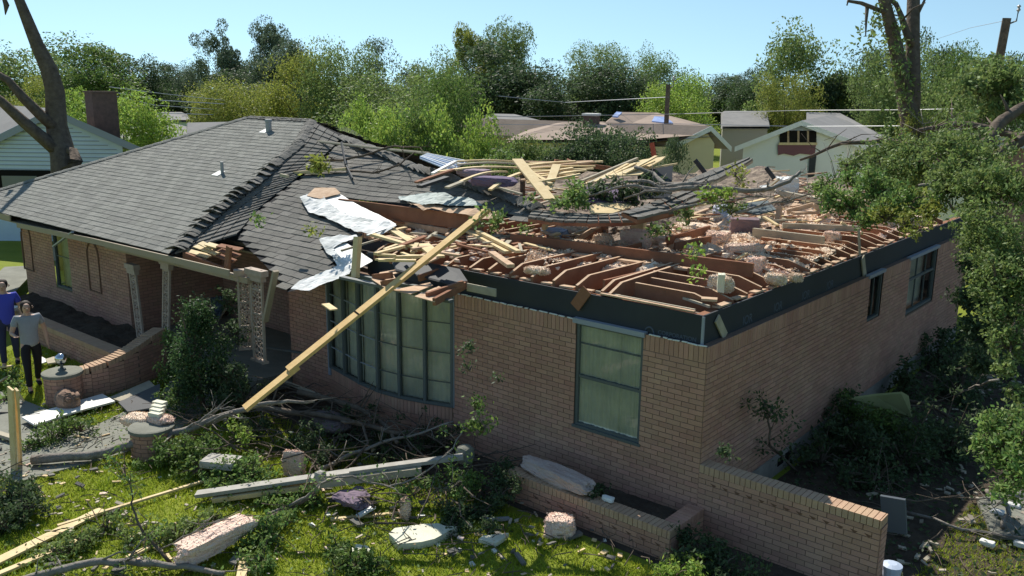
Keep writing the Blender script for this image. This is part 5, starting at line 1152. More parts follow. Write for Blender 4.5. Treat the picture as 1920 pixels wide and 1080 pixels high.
for k, (lb, pts, r0, r1, ntw) in enumerate([
 ('long dark limb arching over the top of the fallen crown',[D(1500,300,15),D(1580,268,14.8),D(1660,262,14.6),D(1740,285,14),D(1800,330,13)],.02,.06,14),
 ('thick broken trunk slanting up at the right edge',[D(1845,275,13.5),D(1870,235,13.8),D(1900,212,14),D(1935,190,14.2)],.10,.08,3),
 ('thick dark limb from the right edge down into the crown',[D(1935,250,13),D(1895,275,13),D(1860,300,12.9),D(1820,330,12.8)],.10,.06,4),
 ('long level limb crossing at the height of the grey roofs',[D(1720,245,15),D(1780,232,14.8),D(1840,238,14.6),D(1900,255,14.4),D(1935,265,14.2)],.03,.07,6),
 ('bare twig reaching over the dark ground toward the bush',[at(1770,745,z=.5),at(1830,722,z=.9),D(1872,712,9.6)],.012,.015,2),
 ('pale bare branch lying on the ground behind the garden wall',[at(1700,960,z=.1),at(1780,985,z=.15),at(1860,1000,z=.1),at(1920,1010,z=.12)],.02,.012,8),
 ('curved pale root at the lower right corner',[at(1850,920,z=.25),at(1880,935,z=.3),at(1892,965,z=.2),at(1880,990,z=.1)],.03,.03,2),
 ('thin branches crossing the dark brush by the grey panel',[at(1640,920,z=.3),at(1720,940,z=.3),at(1800,930,z=.3)],.015,.008,9),
 ('grey limb half buried in the far dark brush',[at(1680,745,z=.4),at(1740,760,z=.4),at(1800,790,z=.35),at(1860,800,z=.3)],.035,.02,8)]):
    bigbranch('fallen_limb', lb, pts, r0, r1, barkg if 'pale' in lb or 'bare' in lb else bark, ntw=ntw, tl=.7, seed=70+k, wig=.03)
# sapling in front of the right wall
bigbranch('small_tree','small spindly dark tree against the brick of the right wall',[at(1495,885,z=.0),at(1443,835,X=.35),at(1440,790,X=.35),at(1445,765,X=.35)],.02,.01,bark,ntw=10,tl=.35,leaf=Ldk,nl=420,ls=.06,seed=90,cat='tree',spread=.06)
tuft('small_plant','dark sprig growing on top of the garden wall by the corner',[(1360,850,8.9,10,'d')],130,Ldk,.05,91)
tuft('wall_vine','thin vine climbing the brick between the bow window and the tall window',[(885,655,10.6,14,'d'),(935,712,10.4,8,'d'),(880,690,10.6,9,'d')],140,Ldk,.05,92)
tuft('wall_vine','leafy vine at the foot of the wall below the tall vine',[(890,760,10.4,18,'d'),(905,800,10.2,22,'d'),(880,790,10.2,15,'d')],330,Lmid,.055,93)
b = MB(); b.prism([at(1597,748,z=.7), at(1640,742,z=.75), at(1690,738,z=.8), at(1703,746,z=.7), at(1710,782,z=.35), at(1650,778,z=.35)], (0,.01,.03)); tag(b.build('fallen_board', mat('yellow_green_board', (.33,.34,.17), .8, col2=(.25,.27,.12), vscale=3)), 'pale yellow green board lying on the dark brush beside the right wall', 'board')
pcol = mat('slate_panel', (.10,.12,.14), .6, .4)
b = MB(); p = at(1652,995,z=.25); b.prism([at(1650,930,z=.72), at(1697,938,z=.72), at(1700,1003,z=.25), at(1655,996,z=.25)], (0,.03,.01)); tag(b.build('slate_panel', pcol), 'slate grey panel leaning just behind the end of the garden wall', 'panel')
t = thing('storage_bin', 'pale blue plastic bin at the foot of the garden wall end', 'bin', tuple(at(1670,1078,z=0))); p = at(1670,1085,z=.15); b = MB(); b.lathe((p[0],p[1],-.02), [(.08,0),(.10,.28),(.105,.29),(.105,.31)], 14); b.build('bin_body', bluem, t); b = MB(); b.lathe((p[0],p[1],.29), [(.11,0),(.11,.03),(.05,.05)], 14); b.build('bin_lid', bluem, t)
b = MB(); b.prism([at(1830,940,z=.02), at(1920,925,z=.02), at(1925,1015,z=.02), at(1860,1010,z=.02)], (0,0,.05)); tag(b.build('stone_slab', concrete), 'rough grey stone slab at the lower right edge', 'stone')
for k, (x, y) in enumerate(((1852,1018),(1900,948),(1870,960),(1915,1020))): lump('plaster_scrap', 'white scrap on the ground at the lower right corner', 'scrap', at(x, y, z=.08), (.16,.1,.06), white, seed=k+60, group='white scraps at the lower right')
# ================================================================ FRONT LAWN
# tall dark shrub (conical) by the porch
r = np.random.default_rng(77); c0 = at(385,775,z=0); t = thing('dark_shrub', 'tall dark shrub at the porch entrance, bright green along its left side', 'shrub', tuple(c0))
C = []; 
for k in range(130):
    z = r.uniform(.1,1.85); R = .66*(1-(z/2.15)**2)*(.7+.3*math.sin(z*7)); a = r.uniform(0,6.28); rr_ = R*r.uniform(.5,1)**.5
    cc = A((c0[0]+rr_*math.cos(a), c0[1]+rr_*math.sin(a), z)); C.append(cc+r.normal(size=(90,3))*[.09,.09,.11])
V, Q = leafquads(np.concatenate(C), .055, 77); link('foliage', fastmesh('foliage', V, Q), leafm('leaf_shrub', (.06,.11,.04)), t)
b = MB()
for k in range(7): b.tube([c0, c0+A((r.uniform(-.2,.2), r.uniform(-.2,.2), .9)), c0+A((r.uniform(-.4,.4), r.uniform(-.4,.4), 1.8))], [.03,.02,.008], 5)
b.build('stems', bark, t)
tuft('yellow_shoots','lighter green shoots growing at the left foot of the dark shrub',[(318,640,.9,16,'z'),(312,700,.5,20,'z'),(330,740,.4,22,'z'),(345,600,1.2,10,'z')],1500,Lmid,.06,95,cat='shrub')
tuft('dark_creeper','dark creeper hanging between the shrub and the wide corner column',[(430,560,1.7,20,'z'),(440,620,1.3,24,'z'),(430,700,.8,30,'z'),(455,740,.5,28,'z')],3000,Ldk,.06,96)
b = MB(); b.prism([at(322,600,Y=1.2), at(412,600,Y=1.2), at(415,555,Y=1.2), at(322,570,Y=1.2)], (0,.05,0)); o = b.build('cushion', mat('floral_cloth', (.16,.20,.24), .9, col2=(.04,.05,.07), vscale=14, contrast=2)); tag(o, 'patterned blue grey cushion back on the dark porch behind the columns', 'cushion')
# foliage on the lawn
LT = [
 ('leafy_litter','leafy branch end lying on the walkway left of the second pier',[(120,805,.12,30,'z'),(95,820,.1,24,'z'),(150,800,.15,20,'z'),(75,830,.1,16,'z')],1500,Lmid,.06),
 ('leafy_litter','dense leafy heap on the lawn below the grey branch',[(350,850,.25,30,'z'),(385,845,.3,28,'z'),(320,850,.2,22,'z'),(375,875,.2,24,'z'),(300,860,.15,16,'z')],3200,Lmid,.06),
 ('leafy_litter','yellow green sprig at the edge of the shade above the flat white board',[(460,808,.4,16,'z'),(440,800,.35,10,'z')],300,Lbr,.06),
 ('leafy_litter','leafy heap just left of the long whitish beam',[(440,880,.2,26,'z'),(470,890,.2,24,'z'),(410,900,.15,18,'z'),(440,915,.12,20,'z')],2400,Lnear,.06),
 ('leafy_litter','leafy ground cover left below the long whitish beam',[(510,925,.1,30,'z'),(560,915,.1,30,'z'),(590,935,.1,22,'z'),(530,950,.08,26,'z')],2200,Lnear,.06),
 ('leafy_litter','leafy sprigs right end of the long whitish beam',[(815,900,.35,14,'z'),(845,885,.4,12,'z'),(885,900,.35,22,'z'),(760,925,.3,14,'z'),(860,925,.25,16,'z')],1100,Lnear,.06),
 ('leafy_litter','dark leafy clump at the left edge of the lawn',[(20,930,.25,34,'z'),(40,955,.2,30,'z'),(10,980,.15,26,'z'),(50,925,.2,18,'z')],2600,Ldk,.06),
 ('leafy_litter','leaf litter between the pale sticks and the bottom branch',[(160,1010,.1,24,'z'),(200,985,.1,22,'z'),(130,1030,.1,22,'z'),(240,1015,.08,20,'z'),(90,1035,.08,20,'z')],1500,Lol,.055),
 ('leafy_litter','leaf heap beside the big pink insulation roll',[(360,985,.12,22,'z'),(330,1000,.12,20,'z'),(300,1010,.1,18,'z'),(400,965,.1,16,'z')],1300,Lol,.055),
 ('leafy_litter','leafy patch at the bottom edge right of the pink roll',[(500,1000,.12,28,'z'),(490,1050,.1,26,'z'),(530,980,.1,20,'z'),(470,1020,.1,16,'z')],1800,Lnear,.06),
 ('leafy_litter','leafy patch around the small white slab at the bottom',[(640,1030,.1,24,'z'),(670,1055,.1,26,'z'),(700,1060,.08,20,'z'),(630,1060,.08,16,'z')],1500,Lmid,.06),
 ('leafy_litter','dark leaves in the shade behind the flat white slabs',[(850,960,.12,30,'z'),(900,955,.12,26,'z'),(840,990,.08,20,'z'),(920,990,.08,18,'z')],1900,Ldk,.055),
 ('weeds','dark weeds at the foot of the garden wall, right of the planter',[(1290,1015,.2,26,'z'),(1320,1030,.25,28,'z'),(1350,1060,.2,30,'z'),(1280,1060,.15,26,'z'),(1400,1085,.2,30,'z')],3000,Ldk,.055),
 ('weeds','sunlit weed tops at the bottom edge below the planter',[(1260,1075,.15,24,'z'),(1300,1082,.15,22,'z')],900,Lbr,.06),
 ('leafy_litter','leaves on the planter soil beside the insulation roll',[(1115,925,.45,12,'z'),(1130,915,.4,10,'z')],260,Ldk,.05),
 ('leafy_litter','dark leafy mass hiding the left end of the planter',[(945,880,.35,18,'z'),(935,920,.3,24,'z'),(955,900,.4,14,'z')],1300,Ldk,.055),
 ('leafy_litter','leaves scattered at the feet of the two people',[(15,700,.15,18,'z'),(30,720,.12,16,'z'),(10,745,.1,16,'z'),(55,830,.15,14,'z')],1000,Lnear,.06),
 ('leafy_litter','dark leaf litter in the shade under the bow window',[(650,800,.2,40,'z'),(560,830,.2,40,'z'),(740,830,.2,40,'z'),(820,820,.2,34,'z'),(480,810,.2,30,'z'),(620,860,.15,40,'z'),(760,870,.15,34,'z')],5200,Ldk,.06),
]
for i, (nm, lb, bl, n, m, ls) in enumerate(LT): tuft(nm, lb, bl, n, m, ls, 120+i, cat='leaves' if nm == 'leafy_litter' else 'weeds')
BR = [ # label, px pts with z, r0, r1, twigs, mat
 ('long grey branch running from the lawn up past the round pier',[(60,862,.12),(165,855,.12),(270,828,.25),(345,808,.4),(400,785,.6),(450,770,.75),(490,758,.85),(540,752,.9),(590,752,.9)],.075,.02,12,barkg,.6),
 ('thin bright forked branch above the long grey one',[(330,812,.35),(375,790,.6),(405,766,.8),(440,765,.8)],.02,.008,4,barkg,.3),
 ('pale broken branch end beside the forked one',[(370,803,.4),(395,793,.5),(425,786,.55)],.03,.02,2,barkg,.3),
 ('big dark branch curving down from the bow window in the shade',[(560,735,.5),(640,755,.5),(690,775,.5),(725,800,.45),(745,830,.4)],.05,.03,12,bark,.6),
 ('crossing dark branch in the brush pile, rising to the right',[(600,880,.2),(660,850,.3),(720,828,.4),(790,812,.5),(850,790,.7)],.035,.012,12,barkg,.6),
 ('looping dark branch in the middle of the brush pile',[(640,790,.5),(680,795,.5),(690,830,.4),(660,870,.25),(620,900,.15)],.025,.012,9,bark,.6),
 ('level dark limb behind the brush pile',[(480,765,.4),(560,775,.4),(640,785,.45),(740,812,.45),(800,815,.4)],.05,.03,9,bark,.6),
 ('curved branch lying over the long whitish beam',[(500,966,.08),(540,950,.12),(575,932,.3),(600,908,.55),(630,895,.6),(660,893,.6),(690,905,.5),(730,912,.4),(770,900,.45),(815,872,.6),(850,840,.8),(870,800,1.0)],.022,.008,12,barkg,.4),
 ('small bare branch right of the whitish beam',[(780,920,.2),(800,905,.3),(830,920,.25),(860,915,.3)],.014,.006,8,barkg,.35),
 ('dark forked limb at the lower left of the whitish beam',[(500,975,.06),(545,955,.1),(590,925,.25),(592,915,.3)],.035,.02,4,bark,.4),
 ('thick grey branch lying along the bottom edge',[(20,1092,.06),(90,1075,.1),(170,1055,.15),(240,1052,.15),(310,1060,.15),(370,1066,.12),(420,1076,.08)],.05,.03,12,barkg,.45),
 ('slender upright twig rising from the bottom branch',[(320,1056,.1),(288,1020,.25),(262,985,.45),(250,955,.6),(248,925,.75),(232,880,1.0)],.022,.006,10,bark,.35),
 ('thin dark twig at the left edge of the lawn',[(0,920,.1),(30,918,.12),(60,905,.15),(85,930,.1)],.014,.006,6,bark,.3),
 ('bare twigs lying on the pink insulation roll',[(300,1030,.15),(360,1000,.35),(410,975,.4),(470,965,.3)],.01,.005,9,barkg,.35),
 ('bare twigs beside the grey round shadow of the walkway',[(190,845,.1),(222,870,.1),(245,905,.15)],.01,.005,6,bark,.3),
]
for k, (lb, pts, r0, r1, ntw, m, tl) in enumerate(BR): bigbranch('fallen_branch', lb, [at(x, y, z=z) for x, y, z in pts], r0, r1, m, ntw=ntw, tl=tl, seed=140+k, wig=.02, leaf=Lnear if k in (7,8,10,11) else None, nl=240, ls=.055, spread=.05)
LP = [
 (-40,1070,.05,192,956,.05,.15,.03,woodn,'widest pale board lying across the lower left lawn'),
 (108,986,.06,385,901,.06,.045,.03,woodn,'long narrow yellow strip pointing up toward the leafy heap'),
 (-40,1092,.05,160,1008,.05,.08,.03,woodn,'lower pale board parallel to the widest one'),
 (238,1046,.05,280,1026,.05,.06,.03,woodn,'short pale stick near the slender upright twig'),
 (452,1085,.05,460,1040,.05,.11,.03,woodn,'short yellow board at the bottom edge by the pink roll'),
 (620,974,.04,760,961,.04,.05,.03,woodn,'thin pale lath in front of the purple rag'),
 (670,968,.1,702,950,.15,.07,.03,white,'pale splinter standing over the thin lath'),
 (525,712,.35,600,742,.4,.07,.03,woodg,'shaded tan board end on the brush below the long plank'),
 (590,740,.3,690,772,.3,.05,.03,woodg,'shaded thin board in the brush under the bow window'),
 (610,570,2.2,626,581,2.2,.12,.02,woodn,'small yellow board scrap hanging at the bow window corner'),
 (-10,590,.6,30,575,.6,.25,.05,white,'white board at the left edge behind the man'),
 (-15,555,.3,42,500,.3,.9,.04,concrete,'light paving strip beyond the left end of the house'),
 (-10,722,.12,25,700,.12,.05,.03,woodn,'pale stick crossing the grass left of the people, upper'),
 (-10,690,.12,25,686,.12,.05,.03,woodn,'pale stick level in the grass left of the people'),
 (28,728,.4,45,752,.15,.04,.03,woodn,'thin pale stick leaning beside the upright pair of planks'),
 (-20,808,.1,25,822,.1,.10,.05,woodg,'reddish brown plank at the left edge by the upright pair'),
 (490,650,.9,590,665,.9,.05,.03,frame,'dark metal rail behind the long plank'),
 (905,975,.05,955,972,.05,.06,.03,metal,'small grey metal strip on the shaded lawn'),
 (372,170+550,.05,378,725,.05,.04,.03,woodg,'tiny scrap of lath by the dark shrub'),
]
for r_ in LP[:-1]: plank(*r_[:10])
plank(27,884,.0,20,728,1.28,.17,.03,woodn,'left plank of an upright pair standing at the left edge',up=(0,1,0)); plank(38,872,.02,31,730,1.28,.09,.03,woodn,'narrow right plank of the upright pair at the left edge',up=(0,1,0))
# long whitish beam with split layers
bmT = thing('porch_beam', 'long whitish layered beam lying across the brush in front of the bow window', 'beam', tuple(at(620,900,z=.4)))
b = MB(); b.bar(at(368,927,z=.12), at(660,885,z=.40), .15, .05); b.build('pale_layer', mat('weathered_white', (.42,.40,.36), .8, col2=(.30,.28,.24), vscale=6), bmT)
b = MB(); b.bar(at(655,884,z=.42), at(868,856,z=.55), .12, .05); b.build('pale_layer', MATS['weathered_white'], bmT)
b = MB(); b.bar(at(400,935,z=.07), at(700,893,z=.33), .16, .06); b.build('yellow_layer', woodn, bmT); b = MB(); b.bar(at(600,905,z=.3), at(790,880,z=.42), .15, .10); b.build('brown_layer', woodg, bmT)
lump('knot', None, '', at(601,893,z=.46), (.12,.12,.14), MATS['weathered_white'], seed=4, parent=bmT)
# white boards by the walk
sheet_poly('white_board', 'large bright white panel lying below the round lamp pier', 'panel', [(41,785,.10),(66,800,.10),(130,778,.10),(216,755,.10),(192,741,.10),(120,762,.10)], white, 'z', .03)
sheet_poly('white_board', 'small white panel corner behind the woman', 'panel', [(75,684,.10),(78,670,.10),(92,678,.10)], white, 'z', .02)
sheet_poly('grey_board', 'grey board leaning against the foot of the curved wing wall', 'board', [(205,748,.08),(280,716,.15),(295,730,.12),(225,755,.06)], woodg, 'z', .03)
sheet_poly('grey_board', 'dark board on the walkway behind the second pier', 'board', [(222,757,.08),(300,722,.14),(300,765,.1),(240,775,.06)], mat('dark_board_m', (.12,.12,.12), .9), 'z', .03)
sheet_poly('grey_board', 'grey board beside the low planter behind the people', 'board', [(85,676,.1),(120,665,.12),(118,680,.1),(90,684,.1)], woodg, 'z', .03)
lump('burlap_heap', 'brown cloth heap on the white panel, left hump', 'cloth', at(125,750,z=.22), (.42,.3,.32), mat('burlap', (.30,.20,.14), 1, col2=(.2,.13,.1), vscale=8, bump=.8), seed=61, boxy=.2)
b = MB(); pr_ = [at(134+12*math.cos(a), 745-9*math.sin(a)-3, z=.30) for a in np.linspace(-.4,4.4,10)]; b.tube(pr_, .035, 7); tag(b.build('burlap_loop', MATS['burlap'], smooth=True), 'looped brown cloth fold right of the left hump', 'cloth')
lump('insulation_batt', 'tan insulation draped over the second round pier', 'insulation', at(262,787,z=.42), (.5,.3,.18), tan, seed=62, rot=.2, boxy=.3)
lump('insulation_batt', 'ragged insulation on top of the second round pier', 'insulation', at(300,785,z=.50), (.4,.25,.12), pink, seed=63, rot=.1, boxy=.3)
for k in range(4):
    b = MB(); p = at(292+k*2.6,777-k*7,z=.58+k*.02); b.obox(p, (.10,.03,0), (-.015,.05,0), (0,0,.03)); tag(b.build('paver', plaster), 'pale paving brick in a short row on the second round pier', 'brick', 'pale paving bricks on the pier')
# pink roll, slabs, chunks
lump('insulation_roll', 'big pink insulation roll on the lawn near the bottom left', 'insulation', at(402,1012,z=.22), (.98,.30,.24), pink, seed=64, rot=math.atan2(*(at(470,985,z=.1)-at(330,1055,z=.1))[[1,0]]), tilt=0, boxy=.5, rough_=.13)
lump('insulation_chunk', 'pink insulation chunk on the sunny lawn in front of the planter', 'insulation', at(1050,985,z=.12), (.36,.3,.26), pink, seed=65, rot=.5, boxy=.5, rough_=.12)
lump('insulation_roll', 'grey pink insulation roll lying on the planter edge', 'insulation', at(1045,890,z=.49), (1.1,.26,.17), mat('dusty_insulation', (.46,.33,.29), 1, col2=(.52,.42,.37), vscale=4, bump=.8), seed=66, rot=-.12, boxy=.5, rough_=.17)
lump('insulation_board', 'dusky pink board chunk in the shade left of the brush pile', 'insulation', at(551,870,z=.22), (.34,.10,.40), pink, seed=67, rot=.3, boxy=.6)
lump('rag_heap', 'purple grey rag heap under the whitish beam', 'cloth', at(665,935,z=.18), (.45,.32,.16), mat('purple_grey', (.20,.15,.19), .95), seed=68, boxy=.3, rough_=.2)
lump('insulation_chunk', 'pale yellow chunk standing right of the rag heap', 'insulation', at(760,955,z=.15), (.12,.1,.32), tan, seed=69, boxy=.4)
lump('broken_pot', 'pale grey broken pot at the right end of the whitish beam', 'pot', at(872,852,z=.5), (.22,.2,.26), concrete, seed=70, boxy=.3, rough_=.04)
lump('grey_board_heap', 'flat grey white board end in the leaves below the grey branch', 'board', at(415,866,z=.3), (.5,.3,.1), MATS['weathered_white'], seed=71, rot=.5, boxy=.9, rough_=.02)
lump('cloth_heap', 'mauve cloth heap in the shade behind the brush pile', 'cloth', at(620,790,z=.3), (.7,.4,.2), mat('dim_cloth', (.14,.11,.11), .95), seed=72, boxy=.3)
lump('plaster_scrap', 'white crumpled scrap on the planter edge near its soil', 'scrap', at(1140,935,z=.44), (.16,.08,.06), white, seed=73)
sheet_poly('plaster_slab', 'largest flat pale plaster slab on the lawn', 'plaster slab', [(729,1000,.10),(740,990,.10),(795,982,.10),(822,981,.10),(835,986,.10),(858,987,.10),(838,998,.10),(815,1010,.10),(790,1016,.10),(746,1020,.10)], plaster, 'z', -.09)
sheet_poly('plaster_slab', 'thin pale plaster slab right of the largest one', 'plaster slab', [(897,1011,.08),(906,1004,.08),(954,999,.08),(946,1008,.08),(930,1018,.08)], plaster, 'z', -.05)
sheet_poly('plaster_slab', 'small thick pale plaster slab near the bottom edge', 'plaster slab', [(660,1027,.14),(668,1020,.14),(688,1023,.14),(700,1033,.14),(690,1036,.14),(661,1034,.14)], plaster, 'z', -.13)
rc_ = np.random.default_rng(9)
chp = [(790,967),(822,1022),(927,1033),(885,1058),(762,1008),(705,1060),(455,935),(520,945),(560,1010),(1000,1015),(1134,1013),(585,985),(615,965),(860,1032),(240,900),(205,935),(400,1060),(300,895),(150,880),(110,905),(740,975)]
for k, (x, y) in enumerate(chp): s_ = rc_.uniform(.025,.06); lump('white_chip', 'small white chip lying loose on the lawn', 'chip', at(x, y, z=s_*.3), (s_*1.6,s_,s_*.5), white, seed=200+k, rot=rc_.uniform(0,3), n=3, boxy=.8, group='white chips scattered over the lawn')
# leaf litter and twigs scattered over everything in front (uncountable)
N = 15000; r = np.random.default_rng(15); P = np.stack([r.uniform(-14,1.2,N), r.uniform(-6.8,-.3,N), r.uniform(.03,.10,N)], 1); keep = np.sin(P[:,0]*1.3)+np.sin(P[:,1]*2.1+1)+r.normal(size=N)*.8 > .3; P = P[keep]
h_ = len(P)//3
for pp, mm, ss in ((P[:h_], Lol, 16), (P[h_:2*h_], Lnear, 18), (P[2*h_:], mat('dry_leaf', (.30,.24,.12), .7, island=.4), 19)):
    V, Q = leafquads(pp, .05, ss, flat=.8); kind(link('leaf_litter', fastmesh('leaf_litter', V, Q), mm), 'stuff')
N = 5200; P = np.stack([r.uniform(.2,5,N), r.uniform(.3,12,N), r.uniform(.02,.12,N)], 1); V, Q = leafquads(P, .075, 17, flat=.8); kind(link('leaf_litter', fastmesh('leaf_litter', V, Q), Ldk), 'stuff')
b = MB(); rt_ = random.Random(4)
for k in range(760):
    x, y = (rt_.uniform(-10,1), rt_.uniform(-5.5,-.3)) if k < 560 else (rt_.uniform(.3,5), rt_.uniform(.4,11)); a = rt_.uniform(0,6.28); l = rt_.uniform(.1,.55); z = rt_.uniform(.03,.12); d = A((math.cos(a), math.sin(a), rt_.uniform(-.1,.25)))*l; b.tube([A((x,y,z)), A((x,y,z))+d*.5+A((rt_.uniform(-.05,.05),rt_.uniform(-.05,.05),.02)), A((x,y,z))+d], [.008,.006,.003], 4)
kind(b.build('twig_litter', bark), 'stuff')
b = MB(); rt_ = random.Random(14)
for k in range(150):
    x, y = rt_.uniform(-8.2,-2.4), rt_.uniform(-2.8,-.25); a = rt_.uniform(0,6.28); l = rt_.uniform(.5,1.5); z = rt_.uniform(.05,.35); d = A((math.cos(a), math.sin(a)*.7, rt_.uniform(-.1,.35)))*l; p = A((x,y,z))
    b.tube([p, p+d*.35+A((rt_.uniform(-.08,.08),rt_.uniform(-.08,.08),.05)), p+d*.7+A((rt_.uniform(-.08,.08),rt_.uniform(-.08,.08),0)), p+d], [rt_.uniform(.008,.02),.01,.007,.003], 5)
kind(b.build('brush_pile_twigs', bark), 'stuff')
# grass blades
def grass(x0, x1, y0, y1, n, seed, hmin=.03, hmax=.075):
    r = np.random.default_rng(seed); P = np.stack([r.uniform(x0,x1,n), r.uniform(y0,y1,n), np.zeros(n)], 1)
    dens = .55+.45*np.sin(P[:,0]*2.3+np.sin(P[:,1]*1.9)*2)*np.sin(P[:,1]*2.9+1); keep = r.uniform(size=n) < .45+.55*dens
    wx = [tuple(p[:2]) for p in walk]; P = P[keep]
    kk = np.array([not inpoly(p[0], p[1], wx) for p in P]); P = P[kk]; n = len(P)
    a = r.uniform(0,6.28,n); h = r.uniform(hmin,hmax,n); w = r.uniform(.005,.009,n); d = np.stack([np.cos(a), np.sin(a), np.zeros(n)], 1); ln = r.normal(size=(n,3))*.5; ln[:,2] = 1
    V = np.stack([P-d*w[:,None], P+d*w[:,None], P+ln*h[:,None]], 1).reshape(-1,3); return V, np.arange(3*n).reshape(-1,3)
gm = mat('grass_blade', (.27,.36,.03), .7, .2, island=.3, trans=.4, col2=(.38,.43,.05), vscale=.7)
V1, Q1 = grass(-14.5, 1.6, -7.2, -1.1, 230000, 3); kind(link('grass', fastmesh('grass', V1, Q1), gm), 'stuff')
V1, Q1 = grass(2.4, 4.6, .3, 3.2, 12000, 4); kind(link('grass', fastmesh('grass', V1, Q1), gm), 'stuff')
# ================================================================ PEOPLE
skin = mat('skin', (.50,.31,.22), .6, .3); hairm = mat('hair', (.035,.022,.015), .7, .3); grey_shirt = mat('grey_shirt', (.30,.31,.33), .9, col2=(.26,.27,.29), vscale=8); blue_shirt = mat('blue_shirt', (.06,.07,.42), .9); blk = mat('black_leggings', (.012,.012,.016), .8); jean = mat('dark_jeans', (.03,.035,.08), .9); eye = mat('eye_dark', (.02,.015,.01), .3)
def skinned(name, verts, edges, rad, m, parent, root=0, sub_=2):
    me = bpy.data.meshes.new(name); me.from_pydata([tuple(v) for v in verts], edges, []); o = bpy.data.objects.new(name, me); COL.objects.link(o)
    md = o.modifiers.new('s', 'SKIN'); md.use_smooth_shade = True
    for i, r_ in enumerate(rad):
        sv = me.skin_vertices[0].data[i]; sv.radius = (r_, r_) if not hasattr(r_, '__len__') else r_; sv.use_root = (i == root)
    ms = o.modifiers.new('b', 'SUBSURF'); ms.levels = sub_; ms.render_levels = sub_
    bpy.context.view_layer.update(); e = bpy.data.meshes.new_from_object(o.evaluated_get(bpy.context.evaluated_depsgraph_get())); bpy.data.objects.remove(o); e.name = name
    e.materials.clear(); return link(name, e, m, parent, True)
def person(loc, rz, label, h=1.65, shirt=grey_shirt, pants=blk, raise_arm=True, w=1.0, stride=.22, longhair=True):
    s = h/1.65; ca, sa = math.cos(rz), math.sin(rz); t = thing('person', label, 'person', tuple(loc))
    def W(x, y, z): x, y, z = x*s*w, y*s, z*s; return (loc[0]+x*ca-y*sa, loc[1]+x*sa+y*ca, loc[2]+z)      # x right-left, y front(-)/back
    J = dict(pel=(0,0,.90), wa=(0,0,1.03), ch=(0,.01,1.25), nk=(0,.015,1.40), nk2=(0,0,1.46), hd=(0,-.01,1.54), ht=(0,0,1.62),
      sl=(-.16,.01,1.355), sr=(.16,.01,1.355), hl=(-.085,0,.86), hr=(.085,0,.86), kl=(-.09,-stride*.55,.48), kr=(.09,stride*.25,.49), al=(-.09,-stride*.7,.09), ar=(.09,stride*.95,.13), tl=(-.10,-stride*.7-.15,.035), tr=(.10,stride*.95-.13,.05))
    if raise_arm: J.update(el=(-.25,-.02,1.10), wl=(-.23,-.21,1.10), er=(.24,.05,1.10), wr=(.25,-.02,.86))
    else: J.update(el=(-.23,.04,1.10), wl=(-.24,-.05,.86), er=(.23,.04,1.10), wr=(.24,-.05,.86))
    N_ = list(J); V = [W(*J[k]) for k in N_]; I = {k: i for i, k in enumerate(N_)}
    E = [('pel','wa'),('wa','ch'),('ch','nk'),('nk','nk2'),('nk2','hd'),('hd','ht'),('ch','sl'),('ch','sr'),('sl','el'),('el','wl'),('sr','er'),('er','wr'),('pel','hl'),('pel','hr'),('hl','kl'),('hr','kr'),('kl','al'),('kr','ar'),('al','tl'),('ar','tr')]
    Rd = dict(pel=.12, wa=.105, ch=.125, nk=.06, nk2=.05, hd=.084, ht=.05, sl=.06, sr=.06, el=.042, er=.042, wl=.028, wr=.028, hl=.09, hr=.09, kl=.058, kr=.058, al=.04, ar=.04, tl=.032, tr=.032)
    # hands: five fingers each
    for sd in ('l', 'r'):
        wx = A(J['w'+sd]); ex = A(J['e'+sd]); d = nrm(wx-ex); side = nrm(np.cross(d, (0,0,1.0)) if abs(d[2]) < .8 else A((0,1.0,0))); pc = wx+d*.05; J['p'+sd] = pc; N_.append('p'+sd); V.append(W(*pc)); I['p'+sd] = len(V)-1; E.append(('w'+sd,'p'+sd)); Rd['p'+sd] = .028
        for k in range(5):
            off = (k-1.5)*.018 if k < 4 else -.035; a = pc+side*off+d*(.03 if k < 4 else 0); b_ = a+d*(.04,.048,.045,.036,.03)[k]+side*(off*.3)+A((0,-.01,0))
            for q, (pp, rr_) in enumerate(((a,.0085),(b_,.0065))): nme = f'f{sd}{k}{q}'; N_.append(nme); V.append(W(*pp)); I[nme] = len(V)-1; Rd[nme] = rr_
            E += [('p'+sd, f'f{sd}{k}0'), (f'f{sd}{k}0', f'f{sd}{k}1')]
    body = skinned('body', V, [(I[a], I[b_]) for a, b_ in E], [Rd[k]*s for k in N_], skin, t, 0)
    # shirt
    q = .62; el = tuple(A(J['sl'])*(1-q)+A(J['el'])*q); er = tuple(A(J['sr'])*(1-q)+A(J['er'])*q)
    SV = [(0,0,.78),(0,0,.96),(0,0,1.10),(0,.005,1.25),(0,.01,1.37),J['sl'],J['sr'],el,er]; SR = [(.175,.13),(.165,.125),(.155,.12),(.165,.13),(.10,.07),.075,.075,.062,.062]
    skinned('shirt', [W(*v) for v in SV], [(0,1),(1,2),(2,3),(3,4),(3,5),(3,6),(5,7),(6,8)], [tuple(np.array(r_)*s) if hasattr(r_,'__len__') else r_*s for r_ in SR], shirt, t, 3)
    TV = [(0,0,.99),(0,0,.90),J['hl'],J['hr'],J['kl'],J['kr'],J['al'],J['ar']]; TR = [.125,.13,.105,.105,.07,.07,.052,.052]
    skinned('trousers', [W(*v) for v in TV], [(0,1),(1,2),(1,3),(2,4),(3,5),(4,6),(5,7)], [r_*s for r_ in TR], pants, t, 1)
    for sd in ('l','r'): skinned('shoe', [W(*(A(J['a'+sd])+(0,.03,-.04))), W(*(A(J['a'+sd])+(0,-.06,-.045))), W(*(A(J['t'+sd])+(0,-.02,0)))], [(0,1),(1,2)], [.045*s,.045*s,.035*s], blk, t)
